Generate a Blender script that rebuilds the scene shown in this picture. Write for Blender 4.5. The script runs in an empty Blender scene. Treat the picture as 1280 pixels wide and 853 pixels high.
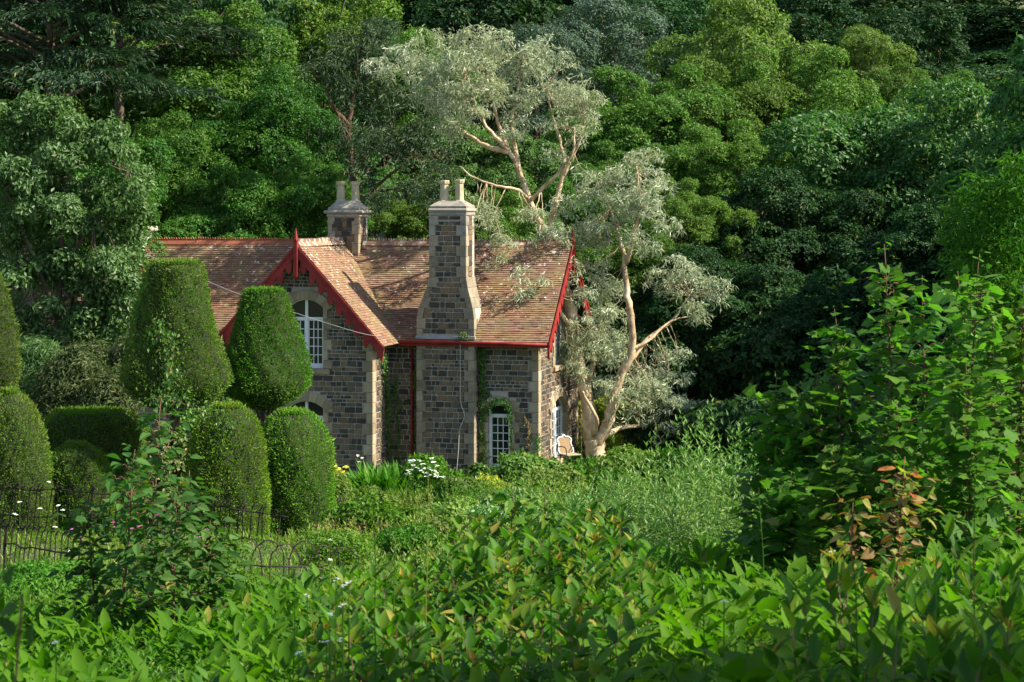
import bpy, math, random
import numpy as np
from mathutils import Vector, Matrix, Euler
from mathutils.geometry import tessellate_polygon
random.seed(5); rng = np.random.default_rng(5)
sc = bpy.context.scene; COL = sc.collection
R = math.radians
# ------------------------------------------------------------------ camera, sky, sun
FX, HY, CZ = 2520.0, 260.0, 8.0            # focal length in photo pixels, horizon row, eye height
cam = bpy.data.cameras.new('camera'); co = bpy.data.objects.new('camera', cam); COL.objects.link(co)
co.location = (0, 0, CZ); co.rotation_euler = (R(90), 0, 0)
cam.sensor_width = 36; cam.lens = FX/1280*36; cam.shift_y = -(426.5-HY)/1280
cam.clip_start = .3; cam.clip_end = 3000
cam.dof.use_dof = True; cam.dof.focus_distance = 52; cam.dof.aperture_fstop = 8
sc.camera = co
SUN_AZ, SUN_EL = R(-12.5), R(42)              # azimuth from +X towards +Y
wd = bpy.data.worlds.new('World'); sc.world = wd; wd.use_nodes = True
nt = wd.node_tree; bg = nt.nodes['Background']; sk = nt.nodes.new('ShaderNodeTexSky')
sk.sky_type = 'NISHITA'; sk.sun_disc = False; sk.sun_elevation = SUN_EL; sk.sun_rotation = R(90)-SUN_AZ
nt.links.new(sk.outputs[0], bg.inputs[0]); bg.inputs[1].default_value = .10
su = bpy.data.lights.new('sun', 'SUN'); so = bpy.data.objects.new('sun', su); COL.objects.link(so)
su.energy = 5.0; su.angle = R(.55); su.color = (1, .92, .76)
sv = Vector((math.cos(SUN_EL)*math.cos(SUN_AZ), math.cos(SUN_EL)*math.sin(SUN_AZ), math.sin(SUN_EL)))
so.rotation_euler = sv.to_track_quat('Z', 'Y').to_euler(); so.location = (60, 0, 60)
sc.view_settings.view_transform = 'Standard'; sc.view_settings.look = 'None'
sc.view_settings.exposure = 1.2; sc.view_settings.gamma = 1
sc.cycles.max_bounces = 6; sc.cycles.diffuse_bounces = 3; sc.cycles.glossy_bounces = 2
sc.cycles.transmission_bounces = 3; sc.cycles.transparent_max_bounces = 6

# ------------------------------------------------------------------ helpers
def W(px, py, Y): return np.array([(px-640)*Y/FX, Y, CZ-(py-HY)*Y/FX])
def unit(a): return a/np.maximum(np.linalg.norm(a, axis=-1, keepdims=True), 1e-9)
def rdir(n, g=None):
    return unit((g or rng).normal(size=(n, 3)))
class Buf:
    def __init__(s): s.V = []; s.F = {}; s.n = 0
    def add(s, V, faces):
        V = np.asarray(V, float).reshape(-1, 3)
        for k, f in faces: s.F.setdefault(k, []).append(np.asarray(f, int)+s.n)
        s.V.append(V); s.n += len(V)
    def poly(s, V): s.add(V, [(len(V), [list(range(len(V)))])])
    def mesh(s, name, mats=(), smooth=False):
        me = bpy.data.meshes.new(name)
        V = np.concatenate(s.V) if s.V else np.zeros((0, 3))
        me.vertices.add(len(V)); me.vertices.foreach_set('co', V.ravel().astype(np.float32))
        li, ls, p = [], [], 0
        for k, fl in s.F.items():
            f = np.concatenate([np.reshape(x, (-1, k)) for x in fl]); li.append(f.ravel())
            ls.append(p+np.arange(len(f))*k); p += f.size
        if li:
            li = np.concatenate(li); ls = np.concatenate(ls)
            me.loops.add(len(li)); me.loops.foreach_set('vertex_index', li.astype(np.int32))
            me.polygons.add(len(ls)); me.polygons.foreach_set('loop_start', ls.astype(np.int32))
            me.polygons.foreach_set('use_smooth', np.full(len(ls), bool(smooth)))
        me.update(calc_edges=True)
        for m in (mats if isinstance(mats, (list, tuple)) else [mats]): me.materials.append(m)
        return me
def link(name, data, parent=None, loc=None, rot=None, scale=None, **kw):
    o = bpy.data.objects.new(name, data); COL.objects.link(o)
    if parent: o.parent = parent
    if loc is not None: o.location = Vector([float(c) for c in loc])
    if rot is not None: o.rotation_euler = rot
    if scale is not None: o.scale = scale
    for k, v in kw.items(): o[k] = v
    return o
def thing(name, label, cat, loc=(0, 0, 0), rz=0, group=None):
    o = link(name, None, loc=loc, rot=(0, 0, rz), label=label, category=cat)
    if group: o['group'] = group
    return o
BOXF = [[0,3,2,1],[4,5,6,7],[0,1,5,4],[1,2,6,5],[2,3,7,6],[3,0,4,7]]
def box(b, x0, x1, y0, y1, z0, z1):
    b.add([(x0,y0,z0),(x1,y0,z0),(x1,y1,z0),(x0,y1,z0),(x0,y0,z1),(x1,y0,z1),(x1,y1,z1),(x0,y1,z1)], [(4, BOXF)])
def cbox(b, x0, x1, y0, y1, z0, z1, c=.012):
    """box with chamfered edges (24 verts)"""
    V = []; idx = {}
    xs, ys, zs = (x0, x1), (y0, y1), (z0, z1)
    for i in range(2):
        for j in range(2):
            for k in range(2):
                for a in range(3):
                    p = [xs[i], ys[j], zs[k]]
                    for q in range(3):
                        if q != a: p[q] += c*(1-2*(i, j, k)[q])
                    idx[(i, j, k, a)] = len(V); V.append(p)
    Q = []; T = []
    for a in range(3):
        o = [q for q in range(3) if q != a]
        for s in range(2):
            r = []
            for (m, n) in ((0, 0), (1, 0), (1, 1), (0, 1)):
                t = [0, 0, 0]; t[a] = s; t[o[0]] = m; t[o[1]] = n; r.append(idx[(*t, a)])
            Q.append(r)
        for m in range(2):
            for n in range(2):
                t0 = [0, 0, 0]; t0[o[0]] = m; t0[o[1]] = n; t1 = list(t0); t1[a] = 1
                Q.append([idx[(*t0, o[0])], idx[(*t1, o[0])], idx[(*t1, o[1])], idx[(*t0, o[1])]])
    for i in range(2):
        for j in range(2):
            for k in range(2): T.append([idx[(i, j, k, a)] for a in range(3)])
    b.add(V, [(4, Q), (3, T)])
def prism(b, poly, axis, d0, d1):
    """poly: 2D points; axis 'y' -> (x,z) polygon pushed from y=d0 to d1; 'x' -> (y,z)"""
    n = len(poly)
    def P(p, d): return (p[0], d, p[1]) if axis == 'y' else ((d, p[0], p[1]) if axis == 'x' else (p[0], p[1], d))
    V = [P(p, d0) for p in poly]+[P(p, d1) for p in poly]
    b.add(V, [(n, [list(range(n)), list(range(2*n-1, n-1, -1))]), (4, [[i, (i+1) % n, n+(i+1) % n, n+i] for i in range(n)])])
def tube(b, pts, rad, sides=7, wob=0.0, g=None):
    pts = np.asarray(pts, float); n = len(pts); rad = np.broadcast_to(np.asarray(rad, float), (n,))
    T = unit(np.gradient(pts, axis=0)); ref = np.array([.31, .9, .2]); a = unit(np.cross(T, ref)); c = np.cross(T, a)
    an = np.linspace(0, 2*np.pi, sides, endpoint=False)
    rr = rad[:, None]*(1+wob*(g or rng).normal(size=(n, sides))) if wob else np.repeat(rad[:, None], sides, 1)
    V = pts[:, None]+rr[..., None]*(np.cos(an)[None, :, None]*a[:, None]+np.sin(an)[None, :, None]*c[:, None])
    i = np.arange(n-1)[:, None]*sides; j = np.arange(sides)[None]; j2 = (j+1) % sides
    F = np.stack([i+j, i+j2, i+sides+j2, i+sides+j], -1).reshape(-1, 4)
    b.add(V, [(4, F), (sides, [list(range(sides))[::-1]]), (sides, [list(range((n-1)*sides, n*sides))])])
def smooth_path(pts, m=4, jit=0.0, g=None):
    """Catmull-Rom through points"""
    P = np.asarray(pts, float); P = np.vstack([2*P[0]-P[1], P, 2*P[-1]-P[-2]]); out = []
    for i in range(1, len(P)-2):
        for t in np.arange(m)/m:
            p0, p1, p2, p3 = P[i-1:i+3]
            out.append(.5*((2*p1)+(p2-p0)*t+(2*p0-5*p1+4*p2-p3)*t*t+(3*p1-p0-3*p2+p3)*t**3))
    out.append(P[-2]); out = np.array(out)
    if jit: out[1:-1] += (g or rng).normal(size=out[1:-1].shape)*jit
    return out
# leaf templates: x width, y length, z normal
KITE = (np.array([(0,0,0),(-.27,.45,.07),(0,1,-.1),(.27,.45,.07)]), [(3, [[0,2,1],[0,3,2]])])
def strip_tpl(ts, ws, bend, fold):
    V = [(0, 0, 0)]; 
    for t, w in zip(ts, ws):
        h = -bend*t*t; V += [(-w/2, t, h+fold*w), (0, t, h), (w/2, t, h+fold*w)]
    V.append((0, 1, -bend)); F3, F4 = [[0,2,1],[0,3,2]], []
    for i in range(len(ts)-1):
        a, c = 1+3*i, 4+3*i; F4 += [[a,a+1,c+1,c],[a+1,a+2,c+2,c+1]]
    a = 1+3*(len(ts)-1); n = len(V)-1; F3 += [[a,a+1,n],[a+1,a+2,n]]
    return (np.array(V), [(3, F3), (4, F4)])
LANCE = strip_tpl([.2,.45,.75],[.25,.36,.24],.30,.20)
OVATE = strip_tpl([.18,.42,.75],[.42,.56,.32],.18,.16)
OVSM = strip_tpl([.4],[.5],.15,.16)
SLIM = (np.array([(0,0,0),(-.11,.4,.03),(0,1,-.18),(.11,.4,.03)]), [(3, [[0,2,1],[0,3,2]])])
BLADE = (np.array([(-.03,0,0),(.03,0,0),(-.022,.55,-.04),(.022,.55,-.04),(0,1,-.22)]), [(4, [[0,1,3,2]]), (3, [[2,3,4]])])
_m = [(0,0),(.20,.02),(.46,-.06),(.42,.21),(.58,.50),(.36,.50),(.26,.68),(0,1.0),(-.26,.68),(-.36,.50),(-.58,.50),(-.42,.21),(-.46,-.06),(-.20,.02)]
_mv = [(0, .35, .0)]+[(x, y+.05, .05*abs(x)/.5-.16*(x*x+(y-.35)**2)) for x, y in _m]
MAPLE = (np.array(_mv), [(3, [[0, i, i % 14+1] for i in range(1, 15)])])
def leaves(b, tpl, P, D, N, S, wid=1.0):
    t, F = tpl; n = len(P)
    if n == 0: return
    D = unit(D); X = unit(np.cross(D, N)); N = np.cross(X, D); S = np.broadcast_to(S, (n,))
    w = np.broadcast_to(wid, (n,))
    V = P[:, None]+S[:, None, None]*(t[None, :, 0, None]*X[:, None]*w[:, None, None]+t[None, :, 1, None]*D[:, None]+t[None, :, 2, None]*N[:, None])
    k = len(t); off = (np.arange(n)*k)[:, None, None]
    b.add(V, [(q, (np.array(f)[None]+off).reshape(-1, q)) for q, f in F])

# ------------------------------------------------------------------ materials
def newmat(name):
    m = bpy.data.materials.new(name); m.use_nodes = True; nt = m.node_tree
    return m, nt, nt.nodes['Principled BSDF'], nt.nodes['Material Output']
def N(nt, t, **kw):
    n = nt.nodes.new('ShaderNode'+t)
    for k, v in kw.items():
        if hasattr(n, k): setattr(n, k, v)
        else: n.inputs[k].default_value = v
    return n
def ramp(nt, fac, stops):
    r = nt.nodes.new('ShaderNodeValToRGB'); e = r.color_ramp.elements
    while len(e) < len(stops): e.new(.5)
    for x, (p, c) in zip(e, stops): x.position = p; x.color = (*c, 1) if len(c) == 3 else c
    nt.links.new(fac, r.inputs[0]); return r.outputs[0]
def mix(nt, fac, a, c, typ='MIX'):
    m = nt.nodes.new('ShaderNodeMix'); m.data_type = 'RGBA'; m.blend_type = typ
    for s, v in ((m.inputs[0], fac), (m.inputs[6], a), (m.inputs[7], c)):
        if hasattr(v, 'is_output'): nt.links.new(v, s)
        else: s.default_value = v if not isinstance(v, tuple) else ((*v, 1) if len(v) == 3 else v)
    return m.outputs[2]
def math_(nt, op, a, c=0.0):
    m = nt.nodes.new('ShaderNodeMath'); m.operation = op
    for s, v in ((m.inputs[0], a), (m.inputs[1], c)):
        if hasattr(v, 'is_output'): nt.links.new(v, s)
        else: s.default_value = v
    return m.outputs[0]
def noise(nt, scale, detail=3, coord='Object', rough=.55):
    tc = nt.nodes.new('ShaderNodeTexCoord'); n = N(nt, 'TexNoise', Scale=scale, Detail=detail, Roughness=rough)
    nt.links.new(tc.outputs[coord], n.inputs['Vector']); return n.outputs[0]
def rnd(nt):
    g = nt.nodes.new('ShaderNodeNewGeometry'); oi = nt.nodes.new('ShaderNodeObjectInfo')
    return math_(nt, 'FRACT', math_(nt, 'ADD', g.outputs['Random Per Island'], oi.outputs['Random']))
def leafmat(name, stops, patch=None, trans=.35, rough=.5, spec=.22, pscale=.5, tint=(.95, 1.25, .4), drift=1.0):
    m, nt, p, out = newmat(name)
    c = ramp(nt, rnd(nt), [(i/(len(stops)-1), s) for i, s in enumerate(stops)])
    rare = math_(nt, 'GREATER_THAN', math_(nt, 'FRACT', math_(nt, 'MULTIPLY', rnd(nt), 37.7)), .988); c = mix(nt, rare, c, tuple(0.5*(x+y) for x, y in zip(stops[-1], (.42,.30,.08))))
    if patch:
        f = ramp(nt, noise(nt, pscale, 2), [(.42, (0, 0, 0)), (.62, (1, 1, 1))]); c = mix(nt, math_(nt, 'MULTIPLY', f, .8), c, patch)
    oi = nt.nodes.new('ShaderNodeObjectInfo'); hs = nt.nodes.new('ShaderNodeHueSaturation'); nt.links.new(c, hs.inputs['Color'])
    nt.links.new(math_(nt, 'ADD', math_(nt, 'MULTIPLY', oi.outputs['Random'], -.035*drift), .5+.015*drift), hs.inputs['Hue'])
    nt.links.new(math_(nt, 'ADD', math_(nt, 'MULTIPLY', math_(nt, 'FRACT', math_(nt, 'MULTIPLY', oi.outputs['Random'], 7.3)), .5*drift), 1-.22*drift), hs.inputs['Value']); c = hs.outputs[0]
    nt.links.new(c, p.inputs['Base Color']); p.inputs['Roughness'].default_value = rough
    p.inputs['Specular IOR Level'].default_value = spec
    tr = nt.nodes.new('ShaderNodeBsdfTranslucent'); nt.links.new(mix(nt, 1.0, c, tint, 'MULTIPLY'), tr.inputs[0])
    ms = nt.nodes.new('ShaderNodeMixShader'); ms.inputs[0].default_value = trans
    nt.links.new(p.outputs[0], ms.inputs[1]); nt.links.new(tr.outputs[0], ms.inputs[2]); nt.links.new(ms.outputs[0], out.inputs[0])
    return m
def surf(name, stops, scale=3, detail=4, rough=.85, bump=0.0, bscale=None, metal=0, island=0.0, spec=.3):
    m, nt, p, out = newmat(name)
    f = noise(nt, scale, detail)
    if island: f = math_(nt, 'ADD', math_(nt, 'MULTIPLY', f, 1-island), math_(nt, 'MULTIPLY', rnd(nt), island))
    c = ramp(nt, f, [(.3+.4*i/(len(stops)-1), s) for i, s in enumerate(stops)])
    nt.links.new(c, p.inputs['Base Color']); p.inputs['Roughness'].default_value = rough; p.inputs['Metallic'].default_value = metal
    p.inputs['Specular IOR Level'].default_value = spec
    if bump:
        b = N(nt, 'Bump', Strength=bump, Distance=.02); nt.links.new(noise(nt, bscale or scale*6, 3), b.inputs['Height'])
        nt.links.new(b.outputs[0], p.inputs['Normal'])
    return m
M = {}
M['broad'] = leafmat('broad_leaf', [(.026,.085,.014),(.048,.135,.02),(.085,.20,.03)], (.075,.17,.018))
M['oak'] = leafmat('oak_leaf', [(.040,.105,.017),(.072,.162,.026),(.13,.235,.042)], (.085,.17,.02))
M['chest'] = leafmat('chestnut_leaf', [(.06,.14,.025),(.11,.21,.04),(.19,.30,.08)], (.12,.21,.03))
M['syc'] = leafmat('sycamore_leaf', [(.034,.095,.026),(.058,.145,.036),(.10,.21,.05)], (.07,.17,.03), spec=.3)
M['far'] = leafmat('far_and_shade_leaf', [(.018,.05,.02),(.03,.075,.026),(.05,.105,.035)], (.03,.08,.018), trans=.25, spec=.12)  # dark far foliage; also stands in for shade low in the wood
M['grey'] = leafmat('greygreen_leaf', [(.045,.085,.055),(.07,.12,.075),(.10,.155,.10)], trans=.25)
M['pine'] = leafmat('pine_needle', [(.04,.085,.045),(.07,.12,.065),(.11,.16,.08)], (.08,.12,.05), trans=.2)
M['cedar'] = leafmat('cedar_needle', [(.022,.05,.025),(.035,.075,.033),(.055,.10,.04)], trans=.15)
M['silver'] = leafmat('gum_leaf', [(.20,.28,.17),(.37,.45,.29),(.72,.74,.58)], (.34,.38,.22), drift=0, trans=.3, rough=.4, spec=.5, tint=(1.1,1.1,.8))
M['ash'] = leafmat('willow_leaf', [(.055,.13,.035),(.10,.20,.06),(.20,.31,.14)], (.08,.17,.035), rough=.45, spec=.3)
M['olive'] = leafmat('olive_leaf', [(.05,.08,.025),(.09,.125,.04),(.16,.19,.07)], trans=.25)
M['yew'] = leafmat('yew_leaf', [(.055,.15,.012),(.10,.235,.016),(.17,.33,.022)], (.12,.21,.02), trans=.25, pscale=1.3, rough=.55)
M['yewb'] = leafmat('yew_brown_leaf', [(.055,.125,.016),(.10,.18,.02),(.19,.20,.045)], (.09,.19,.02), trans=.25, pscale=1.6, rough=.55)
M['maple'] = leafmat('maple_leaf', [(.05,.15,.02),(.08,.20,.028),(.13,.27,.04)], (.08,.18,.022), spec=.12, trans=.52, pscale=1.2)
M['orange'] = leafmat('orange_leaf', [(.40,.12,.04),(.36,.18,.04),(.14,.20,.04),(.30,.26,.06),(.28,.15,.10)], trans=.45)
M['lance'] = leafmat('lance_leaf', [(.035,.125,.008),(.058,.175,.01),(.10,.235,.015)], (.078,.19,.01), trans=.5, rough=.6, spec=.1, pscale=.8, tint=(1.0,1.3,.3))
M['fine'] = leafmat('fine_leaf', [(.035,.11,.01),(.055,.16,.012),(.10,.22,.02)], (.08,.18,.012), trans=.4, pscale=1.)
M['laurel'] = leafmat('laurel_leaf', [(.03,.10,.012),(.055,.15,.015),(.08,.2,.02),(.16,.22,.02)], trans=.42, rough=.5, spec=.14)
M['tips'] = leafmat('orange_tip_leaf', [(.30,.20,.03),(.22,.24,.03),(.34,.16,.03)], trans=.4)
M['shrub'] = leafmat('shrub_leaf', [(.035,.10,.022),(.055,.14,.03),(.10,.20,.045)], trans=.45, rough=.55, spec=.1)
M['ivy'] = leafmat('ivy_leaf', [(.03,.09,.02),(.06,.15,.025),(.11,.22,.03)], trans=.3, rough=.35)
M['grass'] = leafmat('grass_blade', [(.10,.19,.02),(.16,.26,.03),(.24,.30,.06)], (.2,.22,.06), trans=.4, pscale=.4)
M['garden'] = leafmat('garden_leaf', [(.07,.15,.025),(.12,.22,.035),(.22,.3,.08)], (.15,.22,.04), trans=.4)
M['bud'] = leafmat('buddleia_leaf', [(.08,.18,.05),(.13,.25,.07),(.24,.34,.14)], (.14,.25,.04), trans=.35)
M['dry'] = leafmat('dry_leaf', [(.25,.15,.07),(.34,.22,.12),(.2,.19,.07)], (.16,.17,.06), trans=.3)
M['yellow'] = leafmat('yellow_leaf', [(.3,.33,.03),(.42,.42,.04),(.2,.28,.04)], trans=.4)
M['white_fl'] = leafmat('white_petal', [(.75,.76,.78),(.82,.82,.85)], trans=.3)
M['yellow_fl'] = leafmat('yellow_petal', [(.75,.60,.04),(.8,.68,.1)], trans=.3)
M['pink_fl'] = leafmat('pink_petal', [(.55,.12,.38),(.65,.2,.5)], trans=.3)
M['bark'] = surf('bark', [(.06,.045,.03),(.13,.10,.07)], 5, 5, .9, .6, 20)
M['redbark'] = surf('pine_bark', [(.07,.045,.03),(.14,.085,.055)], 4, 5, .9, .6, 20)
M['gumbark'] = surf('gum_bark', [(.20,.14,.085),(.38,.27,.16),(.52,.41,.26),(.66,.57,.43)], 3.2, 7, .8, .7, 14)
M['twig'] = surf('twig', [(.10,.05,.03),(.18,.10,.06)], 5, 2, .8)
M['iron'] = surf('iron', [(.018,.016,.015),(.05,.035,.028)], 8, 4, .7, .2, 30, metal=.3)
M['red'] = surf('red_paint', [(.15,.012,.012),(.24,.018,.016),(.29,.035,.03)], 2.5, 6, .6, .2, 20)
M['white'] = surf('white_paint', [(.72,.74,.76),(.82,.83,.84)], 3, 3, .45)
M['cream'] = surf('dressed_stone', [(.22,.17,.11),(.33,.265,.17),(.42,.35,.25)], 2.6, 6, .85, .35, 22, island=.3)
M['chq'] = surf('chimney_dressed_stone', [(.15,.125,.09),(.25,.21,.15),(.34,.29,.21)], 3, 6, .85, .4, 20, island=.25)
M['grey_st'] = surf('weathered_stone', [(.16,.15,.13),(.30,.27,.22),(.36,.33,.27)], 4, 6, .9, .5, 18, island=.2)
M['pot'] = surf('chimney_pot_clay', [(.34,.29,.18),(.50,.44,.30)], 5, 4, .85, .3, 20)
M['mortar'] = surf('mortar', [(.33,.30,.26),(.46,.42,.36)], 6, 4, .95, .4, 30)
M['stone'] = surf('rubble_stone', [(.050,.044,.036),(.095,.078,.058),(.145,.108,.070),(.19,.125,.072)], 3, 5, .8, .7, 16, island=.65)
M['lead'] = surf('lead', [(.22,.24,.25),(.34,.36,.37)], 3, 3, .5)
M['under'] = surf('roof_underlay', [(.05,.03,.025),(.08,.05,.04)], 2, 2, .9)
M['weave'] = surf('cane_weave', [(.20,.13,.07),(.32,.22,.12)], 30, 3, .8)
M['cable'] = surf('cable_white', [(.32,.32,.30),(.42,.42,.4)], 2, 2, .6)
M['cane'] = surf('bamboo_cane', [(.45,.33,.17),(.55,.42,.24)], 4, 3, .6)
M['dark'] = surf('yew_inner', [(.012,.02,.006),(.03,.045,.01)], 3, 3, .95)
def tile_mat():
    m, nt, p, out = newmat('clay_tile')
    r = rnd(nt); c = ramp(nt, r, [(0, (.12,.062,.04)), (.3, (.185,.09,.055)), (.7, (.235,.115,.068)), (1, (.28,.16,.10))])
    big = noise(nt, .9, 3); c = mix(nt, math_(nt, 'MULTIPLY', ramp(nt, big, [(.4, (0,0,0)), (.65, (1,1,1))]), .45), c, (.24,.145,.085))
    tc = nt.nodes.new('ShaderNodeTexCoord'); sx = nt.nodes.new('ShaderNodeSeparateXYZ'); nt.links.new(tc.outputs['Object'], sx.inputs[0])
    # algae on the lower right, lichen towards the ridge
    al = math_(nt, 'MULTIPLY', ramp(nt, noise(nt, 2.2, 4), [(.45, (0,0,0)), (.6, (1,1,1))]), .38)
    c = mix(nt, al, c, (.20,.19,.065))
    li = noise(nt, 7, 5, rough=.65); th = math_(nt, 'SUBTRACT', li, math_(nt, 'MULTIPLY', math_(nt, 'SUBTRACT', 6.9, sx.outputs[2]), .018))
    lf = ramp(nt, th, [(.60, (0,0,0)), (.63, (1,1,1))]); c = mix(nt, lf, c, (.58,.56,.50))
    nt.links.new(c, p.inputs['Base Color']); p.inputs['Roughness'].default_value = .85
    b = N(nt, 'Bump', Strength=.4, Distance=.01); nt.links.new(noise(nt, 40, 3), b.inputs['Height']); nt.links.new(b.outputs[0], p.inputs['Normal'])
    return m
M['tile'] = tile_mat()
def ridge_mat(nm, a, c2, thr):
    m, nt, p, out = newmat(nm); c = ramp(nt, rnd(nt), [(0, a), (1, tuple(x*.7 for x in a))])
    lf = ramp(nt, noise(nt, 6, 5), [(thr, (0,0,0)), (thr+.06, (1,1,1))]); c = mix(nt, lf, c, c2)
    nt.links.new(c, p.inputs['Base Color']); p.inputs['Roughness'].default_value = .85; return m
M['ridgeA'] = ridge_mat('ridge_clay', (.36,.11,.055), (.5,.42,.34), .66)
M['ridgeB'] = ridge_mat('ridge_clay_lichen', (.32,.18,.11), (.52,.48,.38), .52)
def glass_mat():
    m, nt, p, out = newmat('window_glass'); p.inputs['Base Color'].default_value = (.016,.018,.02,1)
    p.inputs['Roughness'].default_value = .06; p.inputs['Specular IOR Level'].default_value = .5; return m
M['glass'] = glass_mat()
def ground_mat():
    m, nt, p, out = newmat('ground')
    c = ramp(nt, noise(nt, .35, 6, 'Object'), [(.35, (.035,.05,.015)), (.5, (.075,.11,.025)), (.62, (.13,.15,.045)), (.72, (.19,.14,.08))])
    c = mix(nt, ramp(nt, noise(nt, 3.5, 5), [(.4, (0,0,0)), (.7, (1,1,1))]), c, (.045,.06,.015))
    nt.links.new(c, p.inputs['Base Color']); p.inputs['Roughness'].default_value = .95
    b = N(nt, 'Bump', Strength=1, Distance=.15); nt.links.new(noise(nt, 5, 5), b.inputs['Height']); nt.links.new(b.outputs[0], p.inputs['Normal'])
    return m
M['ground'] = ground_mat()
M['forest_floor'] = M['ground']

# ------------------------------------------------------------------ terrain
_ty = [-60, 0, 9, 20, 26, 33, 37, 45, 55, 62, 70, 80, 90, 110, 130, 160, 200, 300, 600, 1500]
_tz = [9, 6.3, 5.25, 3.95, 3.15, 2.55, 1.7, .9, .08, 0, .2, 1.2, 2.6, 5.5, 9, 15, 27, 60, 130, 200]
def zt(X, Y):
    X = np.asarray(X, float); Y = np.asarray(Y, float)
    z = np.interp(Y, _ty, _tz)
    k = np.clip((34-Y)/12, 0, 1); z = z+np.clip(X, -4, 14)*.095*k*np.clip(Y/9, 0, 1)
    far = np.clip((Y-75)/60, 0, 1)
    z = z+far*(1.5*np.sin(X*.05+1)+2*np.sin(Y*.04+X*.02))
    z = z+np.clip(Y-30, 0, 20)/20*np.clip((56-Y)/8, 0, 1)*.12*np.sin(X*.9)*np.sin(Y*.6)
    return z
def terrain():
    xs = np.concatenate([-np.geomspace(1200, 40, 22), np.linspace(-38, 38, 115), np.geomspace(40, 1200, 22)])
    ys = np.concatenate([np.linspace(-60, 0, 12), np.linspace(1, 90, 130), np.geomspace(92, 1500, 50)])
    X, Y = np.meshgrid(xs, ys); Z = zt(X, Y); n, m = X.shape
    i = np.arange(n-1)[:, None]*m+np.arange(m-1)[None]
    b = Buf(); b.add(np.stack([X, Y, Z], -1), [(4, np.stack([i, i+1, i+m+1, i+m], -1).reshape(-1, 4))])
    link('ground', b.mesh('ground', M['ground'], True), kind='structure')
terrain()

# ------------------------------------------------------------------ the house (local axes: x along the front, y into the house)
HOUSE = thing('stone_cottage', 'grey rubble stone cottage with red bargeboards, clay tiled roof and tall chimneys', 'house', (.76, 58, 0), -R(14.7))
def hw(x, y, z=0): 
    v = Matrix.Rotation(-R(14.7), 3, 'Z') @ Vector((x, y, z)); return np.array([v.x+.76, v.y+58, v.z])
def face(O, U):
    U = Vector(U); Nn = U.cross(Vector((0, 0, 1)))
    return Matrix(((U.x, -Nn.x, 0, O[0]), (U.y, -Nn.y, 0, O[1]), (0, 0, 1, O[2]), (0, 0, 0, 1)))
def part(name, b, mat, parent=HOUSE, mtx=None, smooth=False, **kw):
    o = link(name, b.mesh(name, mat, smooth) if isinstance(b, Buf) else b, parent, **kw)
    if mtx is not None: o.matrix_local = mtx
    return o
STV = []
for q in range(10):
    g = np.random.default_rng(100+q); V = []
    for (d, s) in ((.25, 1.0), (-.55, 1.0), (-1.0, .86)):
        for (x, z) in ((-.5, -.5), (.5, -.5), (.5, .5), (-.5, .5)):
            j = g.normal(size=3)*(.022, .16, .03)
            V.append((x*s+j[0], d+(j[1] if d < 0 else 0), z*s+j[2]))
    STV.append(np.array(V))
STF = [[8,9,10,11],[0,1,5,4],[1,2,6,5],[2,3,7,6],[3,0,4,7],[4,5,9,8],[5,6,10,9],[6,7,11,10],[7,4,8,11]]
STM = []
for V in STV:
    b = Buf(); b.add(V, [(4, STF)]); STM.append(b.mesh('stone', M['stone']))
stone_quota = [300]
def rubble(wall, v0, v1, free, n_ind=0, depth=.034, g=rng):
    """coursed rubble on a wall whose mesh lives in face coordinates; the first n_ind largest are parts"""
    S = []; v = math.floor(v0/.3)*.3
    while v < v1-.02:
        r = g.random()
        cut = [.3] if r < .03 else ([.12,.18] if r < .3 else ([.18,.12] if r < .5 else ([.15,.15] if r < .72 else ([.1,.1,.1] if r < .9 else [.17,.13]))))
        lo = v
        for h in cut:
            hi = lo+h
            if hi > v0+.03 and lo < v1-.03:
                for a, c in free(max(lo, v0), min(hi, v1), int(round(v/.3))):
                    x = a
                    while c-x > .07:
                        w = g.uniform(.11, .27)*(1+.8*(h-.12)/.18)
                        if c-x-w < .11: w = c-x
                        S.append((x+w/2, (lo+hi)/2, w-.034, min(hi, v1)-max(lo, v0)-.03)); x += w
            lo = hi
        v += .3
    S.sort(key=lambda s: -s[2]*s[3]); n = min(n_ind, stone_quota[0], len(S)); stone_quota[0] -= n
    for s in S[:n]:
        link('stone', STM[int(g.integers(10))], wall, loc=(s[0], 0, s[1]), scale=(s[2]*(1 if g.random() < .5 else -1), depth*g.uniform(.7, 1.25), s[3]))
    if S[n:]:
        b = Buf()
        for s in S[n:]: b.add(STV[int(g.integers(10))]*np.array([s[2], depth*g.uniform(.7, 1.25), s[3]])+np.array([s[0], 0, s[1]]), [(4, STF)])
        link('rubble_stonework', b.mesh('rubble_stonework', M['stone']), wall, kind='stuff')
def sub(iv, lo, hi):
    out = []
    for a, c in iv:
        if hi <= a or lo >= c: out.append((a, c)); continue
        if lo > a: out.append((a, lo))
        if hi < c: out.append((hi, c))
    return out
def alt(k, s=.18, l=.29): return l if k % 2 else s
def quoins(parent, u, side, v0, v1, wall_d=.32, s=.17, l=.26, mat='cream', back=None):
    """corner stones; side=+1: the corner is at the right end u of the wall"""
    k = math.floor(v0/.3)
    while k*.3 < v1-.02:
        lo, hi = max(k*.3, v0), min(k*.3+.3, v1); w = alt(k, s, l); d = alt(k+1, .24, .29) if back is None else back
        if hi-lo > .04:
            b = Buf(); x0, x1 = (u-w, u+.022) if side > 0 else (u-.022, u+w)
            cbox(b, x0, x1, -.045, d, lo+.004, hi-.006, .01); link('quoin', b.mesh('quoin', M[mat]), parent)
        k += 1
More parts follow.
